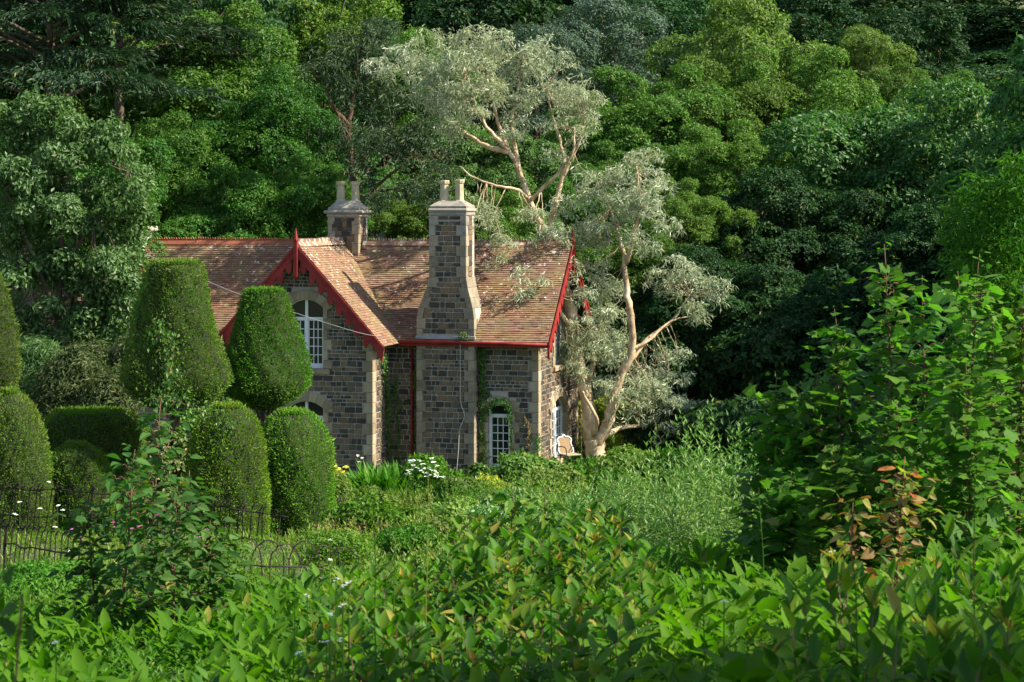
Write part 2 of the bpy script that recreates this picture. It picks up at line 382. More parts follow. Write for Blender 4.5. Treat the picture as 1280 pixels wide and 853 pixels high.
def arc(cu, a, zsp, rise, n):
    if rise < .01: return [(cu-a, zsp), (cu+a, zsp)]
    Ro = (a*a+rise*rise)/(2*rise); cz = zsp+rise-Ro; th = math.asin(a/Ro)
    return [(cu+Ro*math.sin(t), cz+Ro*math.cos(t)) for t in np.linspace(-th, th, n)]
def wall_sheet(name, outer, ops, mtx, thick=.3, **kw):
    holes = [[(o['cu']-o['a'], o['zs'])]+arc(o['cu'], o['a'], o['zsp'], o['rise'], 9)+[(o['cu']+o['a'], o['zs'])] for o in ops]
    loops = [[Vector((p[0], p[1], 0)) for p in L] for L in [outer]+holes]
    tri = tessellate_polygon(loops); pts = [p for L in loops for p in L]; b = Buf()
    n = len(pts)
    b.add([(p.x, 0, p.y) for p in pts]+[(p.x, thick, p.y) for p in pts], [(3, list(tri)), (3, [(t[0]+n, t[2]+n, t[1]+n) for t in tri])])
    return part(name, b, M['mortar'], HOUSE, mtx, **kw)
def opening_block(o, lo, hi, k):
    """half width taken up by the surround for this row, or 0"""
    if hi <= o['zs']-.15 or lo >= o['zsp']+o['rise']+o['t']: return 0
    if lo < o['zs']-.001: return o['a']+.17
    if hi <= o['zsp']+.02: return o['a']+alt(k, .13, .26)
    Ro = (o['a']**2+o['rise']**2)/(2*o['rise']); cz = o['zsp']+o['rise']-Ro; q = (Ro+o['t'])**2-(max(lo, o['zsp'])-cz)**2
    return max(math.sqrt(max(q, 0)), 0) if hi > o['zsp']+.25 else o['a']+.26
def surround(wall, o, nv=7):
    cu, a, zs, zsp, rise, t = (o[k] for k in ('cu', 'a', 'zs', 'zsp', 'rise', 't'))
    k = math.floor(zs/.3)
    while k*.3 < zsp-.03:
        lo, hi = max(zs, k*.3), min(zsp, k*.3+.3); w = alt(k, .13, .26)
        if hi-lo > .05:
            for s in (-1, 1):
                b = Buf(); x = sorted((cu+s*a, cu+s*(a+w))); cbox(b, x[0], x[1], -.05, .24, lo+.003, hi-.005, .01)
                link('jamb_stone', b.mesh('jamb_stone', M['cream']), wall)
        k += 1
    Ri = (a*a+rise*rise)/(2*rise); cz = zsp+rise-Ri; th = math.asin(a/Ri); ex = .16/(Ri+t)
    ts = np.linspace(-th-ex*1.2, th+ex*1.2, nv+1)
    for i in range(nv):
        t0, t1 = ts[i]+.004, ts[i+1]-.004
        P = [(cu+r*math.sin(x), cz+r*math.cos(x)) for r, x in ((Ri, t0), (Ri, (t0+t1)/2), (Ri, t1), (Ri+t, t1), (Ri+t, (t0+t1)/2), (Ri+t, t0))]
        b = Buf(); prism(b, P, 'y', -.055, .24); link('arch_stone', b.mesh('arch_stone', M['cream']), wall)
def window(mtx, o, lights, cols, rows, transom, sill=True, name='window', wt=.055):
    """frame, mullions, transom, glazing bars and panes; front of frame .13 behind the wall face"""
    cu, a, zs, zsp, rise = (o[k] for k in ('cu', 'a', 'zs', 'zsp', 'rise')); y0, y1 = .12, .19
    b = Buf()
    outer = arc(cu, a, zsp, rise, 13); inner = arc(cu, a-wt, zsp, max(rise-wt*.5, .02), 13)
    V = [(p[0], y0, p[1]) for p in outer]+[(p[0], y0, p[1]) for p in inner]+[(p[0], y1, p[1]) for p in outer]+[(p[0], y1, p[1]) for p in inner]; n = len(outer)
    b.add(V, [(4, [[i, i+1, n+i+1, n+i] for i in range(n-1)]), (4, [[n+i, n+i+1, 3*n+i+1, 3*n+i] for i in range(n-1)])])
    box(b, cu-a, cu-a+wt, y0, y1, zs, zsp); box(b, cu+a-wt, cu+a, y0, y1, zs, zsp); box(b, cu-a+wt, cu+a-wt, y0, y1, zs, zs+.08)
    fr = part(name, b, M['white'], HOUSE, mtx)
    def top(u): 
        Ro = (a*a+rise*rise)/(2*rise); return zsp+rise-Ro+math.sqrt(Ro*Ro-(u-cu)**2)-wt*.6
    lw = (2*a-2*wt)/lights
    for i in range(1, lights):
        b = Buf(); u = cu-a+wt+i*lw; box(b, u-.04, u+.04, y0-.02, y1-.01, zs+.08, top(u)); link('mullion', b.mesh('mullion', M['white']), fr)
    if transom:
        b = Buf(); box(b, cu-a+wt, cu+a-wt, y0-.012, y1-.02, transom-.035, transom+.035); link('transom', b.mesh('transom', M['white']), fr)
    for i in range(lights):
        l = cu-a+wt+i*lw+(.04 if i else 0); r = cu-a+wt+(i+1)*lw-(.04 if i < lights-1 else 0); zt_ = transom-.035 if transom else zsp
        b = Buf(); s = .032
        box(b, l+.002, l+s, y0+.012, y1-.012, zs+.082, zt_); box(b, r-s, r-.002, y0+.012, y1-.012, zs+.082, zt_)
        box(b, l+s, r-s, y0+.012, y1-.012, zs+.082, zs+.082+s+.02); box(b, l+s, r-s, y0+.012, y1-.012, zt_-s, zt_-.002)
        for c in range(1, cols):
            u = l+s+(r-l-2*s)*c/cols; box(b, u-.011, u+.011, y0+.02, y1-.02, zs+.134, zt_-s)
        z0, z1 = zs+.134, zt_-s
        for q in range(1, rows):
            z = z0+(z1-z0)*q/rows
            for c in range(cols):
                ua = l+s+(r-l-2*s)*c/cols+.0112; ub = l+s+(r-l-2*s)*(c+1)/cols-.0112; box(b, ua, ub, y0+.021, y1-.021, z-.011, z+.011)
        link('sash', b.mesh('sash', M['white']), fr)
        for q in range(rows):
            for c in range(cols):
                ua = l+s+(r-l-2*s)*c/cols; ub = l+s+(r-l-2*s)*(c+1)/cols; za = z0+(z1-z0)*q/rows; zb = z0+(z1-z0)*(q+1)/rows
                t = rng.normal(size=2)*.004
                b = Buf(); b.poly([(ua, y1-.03+t[0], za), (ub, y1-.03-t[0], za), (ub, y1-.03-t[0]+t[1], zb), (ua, y1-.03+t[0]+t[1], zb)])
                link('pane', b.mesh('pane', M['glass']), fr)
        if transom:
            us = np.linspace(l, r, 6); b = Buf(); b.poly([(l, y1-.028, transom+.03), (r, y1-.028, transom+.03)]+[(u, y1-.028, top(u)+.03) for u in us[::-1]])
            link('pane', b.mesh('pane', M['glass']), fr)
    if sill:
        b = Buf(); cbox(b, cu-a-.2, cu+a+.2, -.11, .2, zs-.15, zs-.004, .015); link('sill', b.mesh('sill', M['cream']), fr)
    return fr
FG = face((0, -1.4, 0), (1, 0, 0)); FM = face((0, 0, 0), (1, 0, 0)); FB = face((0, -.4, 0), (1, 0, 0))
FE = face((0, 0, 0), (0, 1, 0)); FR = face((-4.55, 0, 0), (0, 1, 0)); FBR = face((-1.82, 0, 0), (0, 1, 0))
# gable wing front
oU = dict(cu=-6.6, a=.56, zs=3.36, zsp=5.12, rise=.24, t=.27); oL = dict(cu=-6.6, a=.56, zs=.95, zsp=2.22, rise=.2, t=.27)
def gfree(lo, hi, k):
    hwid = 2.15 if hi < 4.2 else min(2.15, (6.68-hi)/1.09)
    iv = [(-6.7-hwid+(alt(k)+.012 if hi < 4.3 else 0), -6.7+hwid-(alt(k)+.012 if hi < 4.3 else 0))]
    if iv[0][1] <= iv[0][0]: return []
    for o in (oU, oL):
        w = opening_block(o, lo, hi, k)
        if w: iv = sub(iv, o['cu']-w-.01, o['cu']+w+.01)
    return iv
w = wall_sheet('wall', [(-8.85,-.6),(-4.55,-.6),(-4.55,4.45),(-6.7,6.75),(-8.85,4.45)], [oU, oL], FG, .3); w['label'] = 'gabled front wall of dark rubble stone with arched windows'
rubble(w, -.3, 6.6, gfree, 110); quoins(w, -4.55, 1, -.3, 4.4); quoins(w, -8.85, -1, -.3, 4.4)
surround(w, oU, 7); surround(w, oL, 7)
window(FG, oU, 2, 3, 5, 4.80); window(FG, oL, 2, 3, 4, 1.95)
# gable wing return wall (sunlit side)
w = wall_sheet('wall', [(-1.4,-.6),(0,-.6),(0,4.6),(-1.4,4.45)], [], FR, .3)
rubble(w, -.3, 4.5, lambda lo, hi, k: [(-1.4+alt(k+1)+.01, -.02)], 20)
w = wall_sheet('wall', [(0,-.6),(1.4,-.6),(1.4,4.45),(0,4.6)], [], face((-8.85, 0, 0), (0, -1, 0)), .3)
rubble(w, -.3, 4.5, lambda lo, hi, k: [(.02, 1.4-alt(k+1)-.01)])
# main front wall: recess, right bay
oW = dict(cu=-1.17, a=.33, zs=.44, zsp=2.2, rise=.1, t=.26)
def mfree(lo, hi, k):
    iv = [(-4.53, -3.53), (-1.8, -alt(k)-.012)]
    w_ = opening_block(oW, lo, hi, k)
    if w_: iv = sub(iv, oW['cu']-w_-.01, oW['cu']+w_+.01)
    return iv
w = wall_sheet('wall', [(-4.54,-.6),(0,-.6),(0,4.55),(-4.54,4.55)], [oW], FM, .3); w['label'] = 'front wall with tall narrow white window'
rubble(w, -.3, 4.35, mfree, 60); quoins(w, 0, 1, -.3, 4.45); surround(w, oW, 5); window(FM, oW, 1, 3, 6, 1.99)
w = wall_sheet('wall', [(-16,-.6),(-8.86,-.6),(-8.86,4.55),(-16,4.55)], [], FM, .3)
rubble(w, -.3, 4.35, lambda lo, hi, k: [(-15.9, -8.9)])
# end wall
oE = dict(cu=2.5, a=1.0, zs=.5, zsp=2.0, rise=.35, t=.28); oE2 = dict(cu=2.6, a=.72, zs=3.3, zsp=4.7, rise=.2, t=.25)
def efree(lo, hi, k):
    hwid = 2.5 if hi < 4.3 else min(2.5, (6.7-hi)/.93)
    q = alt(k+1)+.012 if hi < 4.4 else 0
    iv = [(2.5-hwid+q, 2.5+hwid-q)]
    if iv[0][1] <= iv[0][0]: return []
    for o in (oE, oE2):
        w_ = opening_block(o, lo, hi, k)
        if w_: iv = sub(iv, o['cu']-w_-.01, o['cu']+w_+.01)
    return iv
w = wall_sheet('wall', [(0,-.6),(5,-.6),(5,4.5),(2.5,6.8),(0,4.5)], [oE, oE2], FE, .3); w['label'] = 'sunlit end wall with tall white windows'
rubble(w, -.3, 6.5, efree, 40); quoins(w, 5, 1, -.3, 4.4); surround(w, oE, 9); surround(w, oE2, 7)
window(FE, oE, 2, 3, 5, 1.95, wt=.08); window(FE, oE2, 2, 2, 4, 4.5, wt=.07)
b = Buf(); cbox(b, 3.9, 5.3, -.35, -.03, -.3, .28, .02); part('plinth', b, M['cream'], HOUSE, FE)
b = Buf(); box(b, -16, -.05, 4.7, 5, -.6, 4.5); box(b, -16, -15.7, 0, 4.69, -.6, 4.5); part('wall', b, M['mortar'])
# chimney breast and front chimney
b = Buf(); prism(b, [(-3.51,-.6),(-1.82,-.6),(-1.82,4.95),(-2.06,5.88),(-2.06,7.78),(-3.13,7.78),(-3.13,5.88),(-3.51,4.95)], 'y', 0, .9)
CH = part('chimney', b, M['mortar'], HOUSE, FB); CH['label'] = 'tall front chimney stack with sloping shoulders and two pots'
def cfree(lo, hi, k):
    m = (lo+hi)/2
    L, Rr = (-3.51, -1.82) if m < 4.95 else ((-3.13, -2.06) if m > 5.88 else (-3.51+.38*(m-4.95)/.93, -1.82-.24*(m-4.95)/.93))
    return [(L+alt(k, .15, .24)+.01, Rr-alt(k+1, .15, .27)-.01)]
rubble(CH, -.3, 4.16, cfree, 60); rubble(CH, 4.3, 7.74, cfree, 40)
for k in range(-1, 27):
    lo, hi = k*.3, k*.3+.3
    if hi > 7.9: break
    hi = min(hi, 7.77)
    def edge(z, s): 
        a0, a1 = (-3.51, -3.13) if s < 0 else (-1.82, -2.06); t = min(max((z-4.95)/.93, 0), 1); return a0+(a1-a0)*t
    for s, wv in ((-1, alt(k, .15, .24)), (1, alt(k+1, .15, .27))):
        e0, e1 = edge(lo+.004, s)+.022*s, edge(hi-.006, s)+.022*s; i0, i1 = edge(lo, s)-s*wv, edge(hi, s)-s*wv
        P = [(e0, lo+.004), (i0, lo+.004), (i1, hi-.006), (e1, hi-.006)]
        # blocks run the full depth on the shoulders, short ones on the straight shaft
        b = Buf(); prism(b, P if s < 0 else P[::-1], 'y', -.045, .915 if 4.8 < lo < 5.85 else alt(k+(s > 0), .3, .18)); link('quoin', b.mesh('quoin', M['chq' if lo < 7.0 else 'grey_st']), CH)
FCS = face((-2.06, 0, 0), (0, 1, 0))
b = Buf(); V = []
for k in range(20, 26):   # side of the shaft: rubble between quoins
    lo = k*.3
    for (a, h) in ((0, .14), (.15, .14)):
        b.add(STV[k % 10]*np.array([.42, .03, h])+np.array([0, 0, 0]), [(4, STF)])
        n = len(b.V[-1]); Vv = b.V[-1]; b.V[-1] = np.stack([-2.06-Vv[:, 1]-.0, .44+Vv[:, 0]*.9, lo+a+.075+Vv[:, 2]], -1)
for k in range(-1, 16):   # side of the breast below
    for a in (0, .15):
        b.add(STV[k % 10]*np.array([.17, .03, .135]), [(4, STF)]); Vv = b.V[-1]; b.V[-1] = np.stack([-1.82-Vv[:, 1], .3+Vv[:, 0], k*.3+a+.075+Vv[:, 2]], -1)
link('rubble_stonework', b.mesh('rubble_stonework', M['stone']), CH, kind='stuff')
b = Buf(); cbox(b, -3.56, -1.76, -.07, -.001, 4.2, 4.30, .01); link('flashing', b.mesh('flashing', M['lead']), CH)
def pot(b, x, y, z0, h, r=.128):
    prof = [(r*1.28, 0), (r*1.28, .09), (r*1.02, .13), (r*.96, h*.5), (r*.9, h-.12), (r*1.12, h-.10), (r*1.2, h-.03), (r*1.12, h), (r*.75, h), (r*.7, h-.2)]
    n = 8; an = np.arange(n)*2*np.pi/n+np.pi/8; V = np.array([(x+q*np.cos(t), y+q*np.sin(t), z0+z) for q, z in prof for t in an])
    F = [[i*n+j, i*n+(j+1) % n, (i+1)*n+(j+1) % n, (i+1)*n+j] for i in range(len(prof)-1) for j in range(n)]; b.add(V, [(4, F)])
def cap(parent, x0, x1, y0, y1, z, pots, d0=.05, d1=.12, top=.34):
    b = Buf(); cbox(b, x0-d0, x1+d0, y0-d0, y1+d0, z, z+.1, .015); cbox(b, x0-d1, x1+d1, y0-d1, y1+d1, z+.101, z+.2, .03)
    e = .02; t = .2
    V = [(x0-e,y0-e,z+.201),(x1+e,y0-e,z+.201),(x1+e,y1+e,z+.201),(x0-e,y1+e,z+.201)]+[(x0-e,y0-e,z+.27),(x1+e,y0-e,z+.27),(x1+e,y1+e,z+.27),(x0-e,y1+e,z+.27)]+[(x0+t,y0+t,z+top+.08),(x1-t,y0+t,z+top+.08),(x1-t,y1-t,z+top+.08),(x0+t,y1-t,z+top+.08)]
    b.add(V, [(4, [[0,1,5,4],[1,2,6,5],[2,3,7,6],[3,0,4,7],[4,5,9,8],[5,6,10,9],[6,7,11,10],[7,4,8,11],[8,9,10,11]])])
    link('cap', b.mesh('cap', M['grey_st']), parent)
    for p in pots:
        b = Buf(); pot(b, p, (y0+y1)/2, z+top-.02, 8.82-(z+top-.02)+rng.normal()*.01); link('chimney_pot', b.mesh('chimney_pot', M['pot']), parent)
cap(CH, -3.13, -2.06, 0, .9, 7.78, (-2.84, -2.38), d0=.03, d1=.065, top=.34)
# ridge chimney
b = Buf(); box(b, -7.15, -6.19, 2.1, 2.95, 5.6, 7.72); CH2 = part('chimney', b, M['mortar']); CH2['label'] = 'short square chimney on the roof ridge with two pots'
def ch2free(lo, hi, k): return [(-7.15+alt(k, .12, .2)+.01, -6.19-alt(k+1, .12, .2)-.01)]
g2 = np.random.default_rng(8); b = Buf(); v = 6.3
while v < 7.66:
    h = g2.choice([.12, .15, .18]); h = min(h, 7.7-v); a, c = ch2free(v, v+h, int(v/.3))[0]; x = a
    while c-x > .06:
        w_ = g2.uniform(.15, .33)
        if c-x-w_ < .1: w_ = c-x
        b.add(STV[int(g2.integers(10))]*np.array([w_-.015, .035, h-.014])+np.array([x+w_/2, 2.1, v+h/2]), [(4, STF)]); x += w_
    Vv = STV[int(g2.integers(10))]*np.array([.45, .03, h-.014]); b.add(np.stack([-6.19-Vv[:, 1], 2.52+Vv[:, 0], v+h/2+Vv[:, 2]], -1), [(4, STF)])
    v += h
link('rubble_stonework', b.mesh('rubble_stonework', M['stone']), CH2, kind='stuff')
for k in range(20, 26):
    lo, hi = k*.3+.002, min(k*.3+.3, 7.72)-.004
    for s in (-1, 1):
        wv = alt(k if s < 0 else k+1, .12, .2); x = -7.15 if s < 0 else -6.19
        b = Buf(); cbox(b, *( (x-.02, x+wv) if s < 0 else (x-wv, x+.02)), 2.06, 2.1+alt(k, .28, .18), lo, hi, .01); link('quoin', b.mesh('quoin', M['cream']), CH2)
    b = Buf(); cbox(b, -6.19-.15, -6.38, 2.95-alt(k, .18, .26), 2.97, lo, hi, .01); link('quoin', b.mesh('quoin', M['cream']), CH2)
cap(CH2, -7.15, -6.19, 2.1, 2.95, 7.72, (-6.91, -6.44), d1=.13, top=.42)
b = Buf(); box(b, -14.0, -13.35, 2.1, 2.95, 5.6, 7.25); CH3 = part('chimney', b, M['mortar']); CH3['label'] = 'far left chimney stump behind the tree'
b = Buf(); cbox(b, -14.1, -13.25, 2.0, 3.05, 7.25, 7.42, .03); link('cap', b.mesh('cap', M['grey_st']), CH3)

# roofs
def slope_tiles(b, O, U, S, poly, row=.088, tw=.165, g=rng, skip=None):
    O = np.array(O, float); U = unit(np.array(U, float)); S = unit(np.array(S, float)); Nn = np.cross(U, S)
    smax = max(p[1] for p in poly); k = 0
    while k*row < smax-.03:
        s0 = k*row; m = s0+row*.5; xs = []
        for i in range(len(poly)):
            (ax, ay), (bx, by) = poly[i], poly[(i+1) % len(poly)]
            if (ay-m)*(by-m) < 0: xs.append(ax+(bx-ax)*(m-ay)/(by-ay))
        xs.sort()
        for a, c in zip(xs[::2], xs[1::2]):
            x = a-(tw/2 if k % 2 else 0); sag = .012*math.sin(k*.9)
            while x < c-.02:
                w0, w1 = max(x, a), min(x+tw, c)
                if w1-w0 > .02:
                    j = g.normal(size=4); l = s0-.02+j[0]*.003; h = .028+abs(j[1])*.004; h2 = h+j[2]*.004
                    q = .0015
                    P = [(w0+q, l, h), (w1-q, l, h2), (w1-q, l+row+.03, .006), (w0+q, l+row+.03, .006), (w0+q, l, h-.022), (w1-q, l, h2-.022), (w1-q, l+row+.03, -.01), (w0+q, l+row+.03, -.01)]
                    V = [O+U*p[0]+S*p[1]+Nn*(p[2]+.02*math.sin(p[0]*.8+p[1]*.5)) for p in P]
                    b.add(V, [(4, [[0,1,2,3],[4,5,1,0],[5,6,2,1],[7,4,0,3]])])
                x += tw
        k += 1
def slab(b, P, t=.1):
    P = [np.array(p, float) for p in P]; n = unit(np.cross(P[1]-P[0], P[2]-P[0])); n = n if n[2] > 0 else -n
    V = [p-n*.018 for p in P]+[p-n*t for p in P]; k = len(P)
    b.add(V, [(k, [list(range(k)), list(range(2*k-1, k-1, -1))]), (4, [[i, (i+1) % k, k+(i+1) % k, k+i] for i in range(k)])])
b = Buf()
slab(b, [(-16.4,-.45,4.16),(.4,-.45,4.16),(.4,2.5,6.9),(-16.4,2.5,6.9)]); slab(b, [(-16.4,5.45,4.16),(.4,5.45,4.16),(.4,2.5,6.9),(-16.4,2.5,6.9)])
RO = part('roof', b, M['under']); RO['label'] = 'main roof of mottled red brown clay tiles'
t = Buf(); L = math.hypot(2.95, 2.74)
slope_tiles(t, (-16.4,-.47,4.15), (1,0,0), (0,2.95,2.74), [(0,0),(16.8,0),(16.8,L),(0,L)])
link('roof_tiles', t.mesh('roof_tiles', M['tile']), RO, kind='stuff')
t = Buf(); slope_tiles(t, (.4,5.47,4.15), (-1,0,0), (0,-2.95,2.74), [(0,0),(16.8,0),(16.8,L),(0,L)], row=.21, tw=.33)
link('roof_tiles', t.mesh('roof_tiles', M['tile']), RO, kind='stuff')
def ridge(parent, p0, p1, mat, teeth=4, wob=0):
    """cockscomb ridge tiles, each a bent tile with small pointed teeth"""
    p0, p1 = np.array(p0, float), np.array(p1, float); Ln = np.linalg.norm(p1-p0); n = max(1, int(Ln/.32)); d = (p1-p0)/Ln; c = np.cross(d, (0, 0, 1))
    for i in range(n):
        a = p0+d*(Ln*i/n+.004); e = p0+d*(Ln*(i+1)/n-.004); up = np.array((0, 0, 1))*(1+0*i); j = rng.normal()*.006
        b = Buf(); hh = .10
        V = []
        for q in (a, e): V += [q+c*.12-up*.07, q+c*.03+up*(.055+j), q-c*.03+up*(.055+j), q-c*.12-up*.07, q-up*.05]
        b.add(V, [(4, [[0,5,6,1],[1,6,7,2],[2,7,8,3]]), (5, [[0,1,2,3,4],[9,8,7,6,5]])])
        st = (e-a)/teeth
        for k in range(teeth):
            m = a+st*(k+.5); r = .034; z0 = .055+j
            prism_v = []
            for s in (.018, -.018):
                prism_v += [m-d*r+c*s+up*z0, m+d*r+c*s+up*z0, m+d*r*.75+c*s+up*(z0+.05), m+c*s+up*(z0+hh), m-d*r*.75+c*s+up*(z0+.05)]
            b.add(prism_v, [(5, [[0,1,2,3,4],[9,8,7,6,5]]), (4, [[i_, (i_+1) % 5, 5+(i_+1) % 5, 5+i_] for i_ in range(5)])])
        link('ridge_tile', b.mesh('ridge_tile', mat), parent)
ridge(RO, (-16.3, 2.5, 6.92), (-7.4, 2.5, 6.92), M['ridgeA']); ridge(RO, (-6.35, 2.5, 6.92), (.4, 2.5, 6.92), M['ridgeB'])
def bargeboards(mtx, cu, az, half, fz, step=.27, drop=.9, rise=.36, right=True):
    for s in (-1, 1):
        f = lambda u, o: (cu+s*u, az-(az-fz)*u/half-o)
        b = Buf(); P = [f(0, 0), f(half+.03, 0), f(half+.03, .16), f(half-.02, .42), f(half-.25, .29), f(0, .29)]
        prism(b, P, 'y', 0, .05); bb = part('bargeboard', b, M['red'], HOUSE, mtx)
        b = Buf(); prism(b, [f(0, -.06), f(half+.06, -.06), f(half+.06, .04), f(0, .04)], 'y', -.03, -.001); link('capping_board', b.mesh('capping_board', M['red']), bb)
        u = .22
        while u < half-.3:
            w = .085; b = Buf(); (x0, z0), (x1, z1) = f(u-w, .28), f(u+w, .28); zb = min(z0, z1)-.09
            prism(b, [(x0, z0+.04), (x1, z1+.04), (x1, zb), ((x0+x1)/2, zb-.11), (x0, zb)], 'y', .006, .044); link('pendant', b.mesh('pendant', M['red']), bb); u += step
    b = Buf(); cbox(b, cu-.065, cu+.065, -.06, .075, az-drop, az+.16, .012)
    for (z0, z1, r0, r1) in ((az-drop-.12, az-drop-.001, .01, .065), (az+.161, az+.2, .085, .085), (az+.201, az+rise+.16, .06, .006)):
        n = 8; an = np.arange(n)*math.pi/4+math.pi/8
        V = [(cu+r0*math.cos(t), .005+r0*math.sin(t), z0) for t in an]+[(cu+r1*math.cos(t), .005+r1*math.sin(t), z1) for t in an]
        b.add(V, [(4, [[i, (i+1) % n, n+(i+1) % n, n+i] for i in range(n)]), (n, [list(range(n))[::-1], list(range(n, 2*n))])])
    part('finial', b, M['red'], HOUSE, mtx)
def gable_roof(cx, az, half, fz, y0, label, barge=True):
    yb = lambda z: -.45+(z-4.16)*2.95/2.74          # where the main roof reaches height z
    ye, yt = yb(fz), min(yb(az), 2.5); b = Buf()
    slab(b, [(cx+half,y0,fz),(cx+half,ye,fz),(cx,yt,az),(cx,y0,az)]); slab(b, [(cx-half,ye,fz),(cx-half,y0,fz),(cx,y0,az),(cx,yt,az)])
    r = part('roof', b, M['under']); r['label'] = label
    Ln = math.hypot(half, az-fz); t = Buf()
    slope_tiles(t, (cx+half,y0,fz), (0,1,0), (-half,0,az-fz), [(0,0),(ye-y0,0),(yt-y0,Ln),(0,Ln)])
    slope_tiles(t, (cx-half,yt,fz), (0,-1,0), (half,0,az-fz), [(yt-ye,0),(yt-y0,0),(yt-y0,Ln),(0,Ln)])
    link('roof_tiles', t.mesh('roof_tiles', M['tile']), r, kind='stuff')
    ridge(r, (cx, y0+.03, az+.03), (cx, yt-.15, az+.03), M['ridgeB'])
    bargeboards(face((0, y0-.052, 0), (1, 0, 0)), cx, az-.03, half-.01, fz-.03)
gable_roof(-6.7, 6.93, 2.62, 4.06, -1.85, 'gabled wing roof of lichen spotted clay tiles')
gable_roof(-11.5, 6.0, 1.6, 4.15, -1.8, 'small side gable roof behind the tree')
w = wall_sheet('wall', [(-12.8,-.6),(-10.2,-.6),(-10.2,4.4),(-11.5,5.8),(-12.8,4.4)], [], face((0, -1.4, 0), (1, 0, 0)), .3)
rubble(w, -.3, 5.6, lambda lo, hi, k: [(-11.5-min(1.3, (5.8-hi)/1.1), -11.5+min(1.3, (5.8-hi)/1.1))] if hi < 5.6 else [])
bargeboards(face((.44, 0, 0), (0, 1, 0)), 2.5, 6.86, 3.0, 4.1, drop=.8)
b = Buf(); prism(b, [(-.3,0),(.3,0),(.0,.45)], 'y', 5.6, 5.66)
bargeboards(Matrix.Translation((-4.6, 5.6, 0)) @ face((0, 0, 0), (1, 0, 0)), 0, 7.02, .6, 6.3, rise=.3)
b = Buf(); prism(b, [(-5.2,6.2),(-4.0,6.2),(-4.6,6.95)], 'y', 2.7, 5.55); o = part('roof', b, M['tile']); o['label'] = 'rear gable just seen behind the ridge'
# gutters, pipes, cable
b = Buf(); tube(b, [(-4.02,-.53,4.12),(-1,-.53,4.11),(.38,-.53,4.10)], .046, 8); part('gutter', b, M['red'], smooth=True)
b = Buf(); box(b, -4.05, .38, -.47, -.452, 4.0, 4.17); part('fascia', b, M['red'])
b = Buf(); tube(b, [(-3.78,-.5,4.1),(-3.78,-.3,3.95),(-3.78,-.09,3.8),(-3.78,-.09,2),(-3.78,-.09,.1)], .042, 8)
for z in (3.3, 2.2, 1.1): tube(b, [(-3.78,-.09,z),(-3.78,-.09,z+.07)], .056, 8)
part('downpipe', b, M['red'], smooth=True)
b = Buf(); tube(b, smooth_path([(-2.2,-.47,4.1),(-2.2,-.47,3),(-2.19,-.47,2.4),(-2.08,-.47,2.0),(-2.22,-.47,1.6),(-2.26,-.47,1.0),(-2.32,-.47,.3)], 4), .012, 5); part('cable', b, M['cable'])
b = Buf(); P = [W(183,318,58.5), W(255,350,57.8), W(310,372,57.3), W(362,389,57), W(405,403,56.8), W(452,417,56.6), W(478,421,56.6)]
tube(b, smooth_path(P, 5), .008, 5); o = link('telephone_wire', b.mesh('telephone_wire', M['lead']), label='thin pale telephone wire slung across the cottage front', category='wire')

# ------------------------------------------------------------------ vegetation: crowns
def crown_leaves(b, lobes, n_cl, per, size, tpl=KITE, cr=.45, up=.6, droop=.15, seed=0, low=-.35, fill=.0, wid=1.0, flat=.7, jit=.5):
    """lobes (m,6): centre, radii. Leaf clumps over the outer shell of the lobes."""
    g = np.random.default_rng(seed); L = np.asarray(lobes, float); a = (L[:, 3]*L[:, 4]+L[:, 3]*L[:, 5]+L[:, 4]*L[:, 5])
    pick = g.choice(len(L), int(n_cl*2.6), p=a/a.sum()); d = rdir(len(pick), g)
    keep = (d[:, 2] > low) | (g.random(len(pick)) < .25); pick, d = pick[keep], d[keep]
    C = L[pick, :3]+d*L[pick, 3:]*g.uniform(.72, 1.04, (len(pick), 1))
    ins = np.zeros(len(C), bool)
    for i in range(len(L)):
        q = np.linalg.norm((C-L[i, :3])/L[i, 3:], axis=1); ins |= (q < .74) & (pick != i)
    C, d = C[~ins][:n_cl], d[~ins][:n_cl]; n = len(C)
    s = cr*g.uniform(.6, 1.35, (n, 1))
    o = rdir(n*per, g).reshape(n, per, 3)
    dd = unit(d+np.array([0, 0, up])); dot = (o*dd[:, None]).sum(-1, keepdims=True); o = np.where(dot < -.2, o-2*dot*dd[:, None], o)
    P = C[:, None]+o*(s[:, None]*g.uniform(.45, 1., (n, per, 1)))*np.array([1, 1, flat])
    Nn = unit(o*.6+dd[:, None]*.8+g.normal(size=o.shape)*jit)
    T = unit(o+g.normal(size=o.shape)*.8); D = unit(T-Nn*(T*Nn).sum(-1, keepdims=True)+np.array([0, 0, -droop]))
    P, Nn, D = (x.reshape(-1, 3) for x in (P, Nn, D))
    leaves(b, tpl, P, D, Nn, size*g.uniform(.6, 1.25, len(P)), wid)
    return C
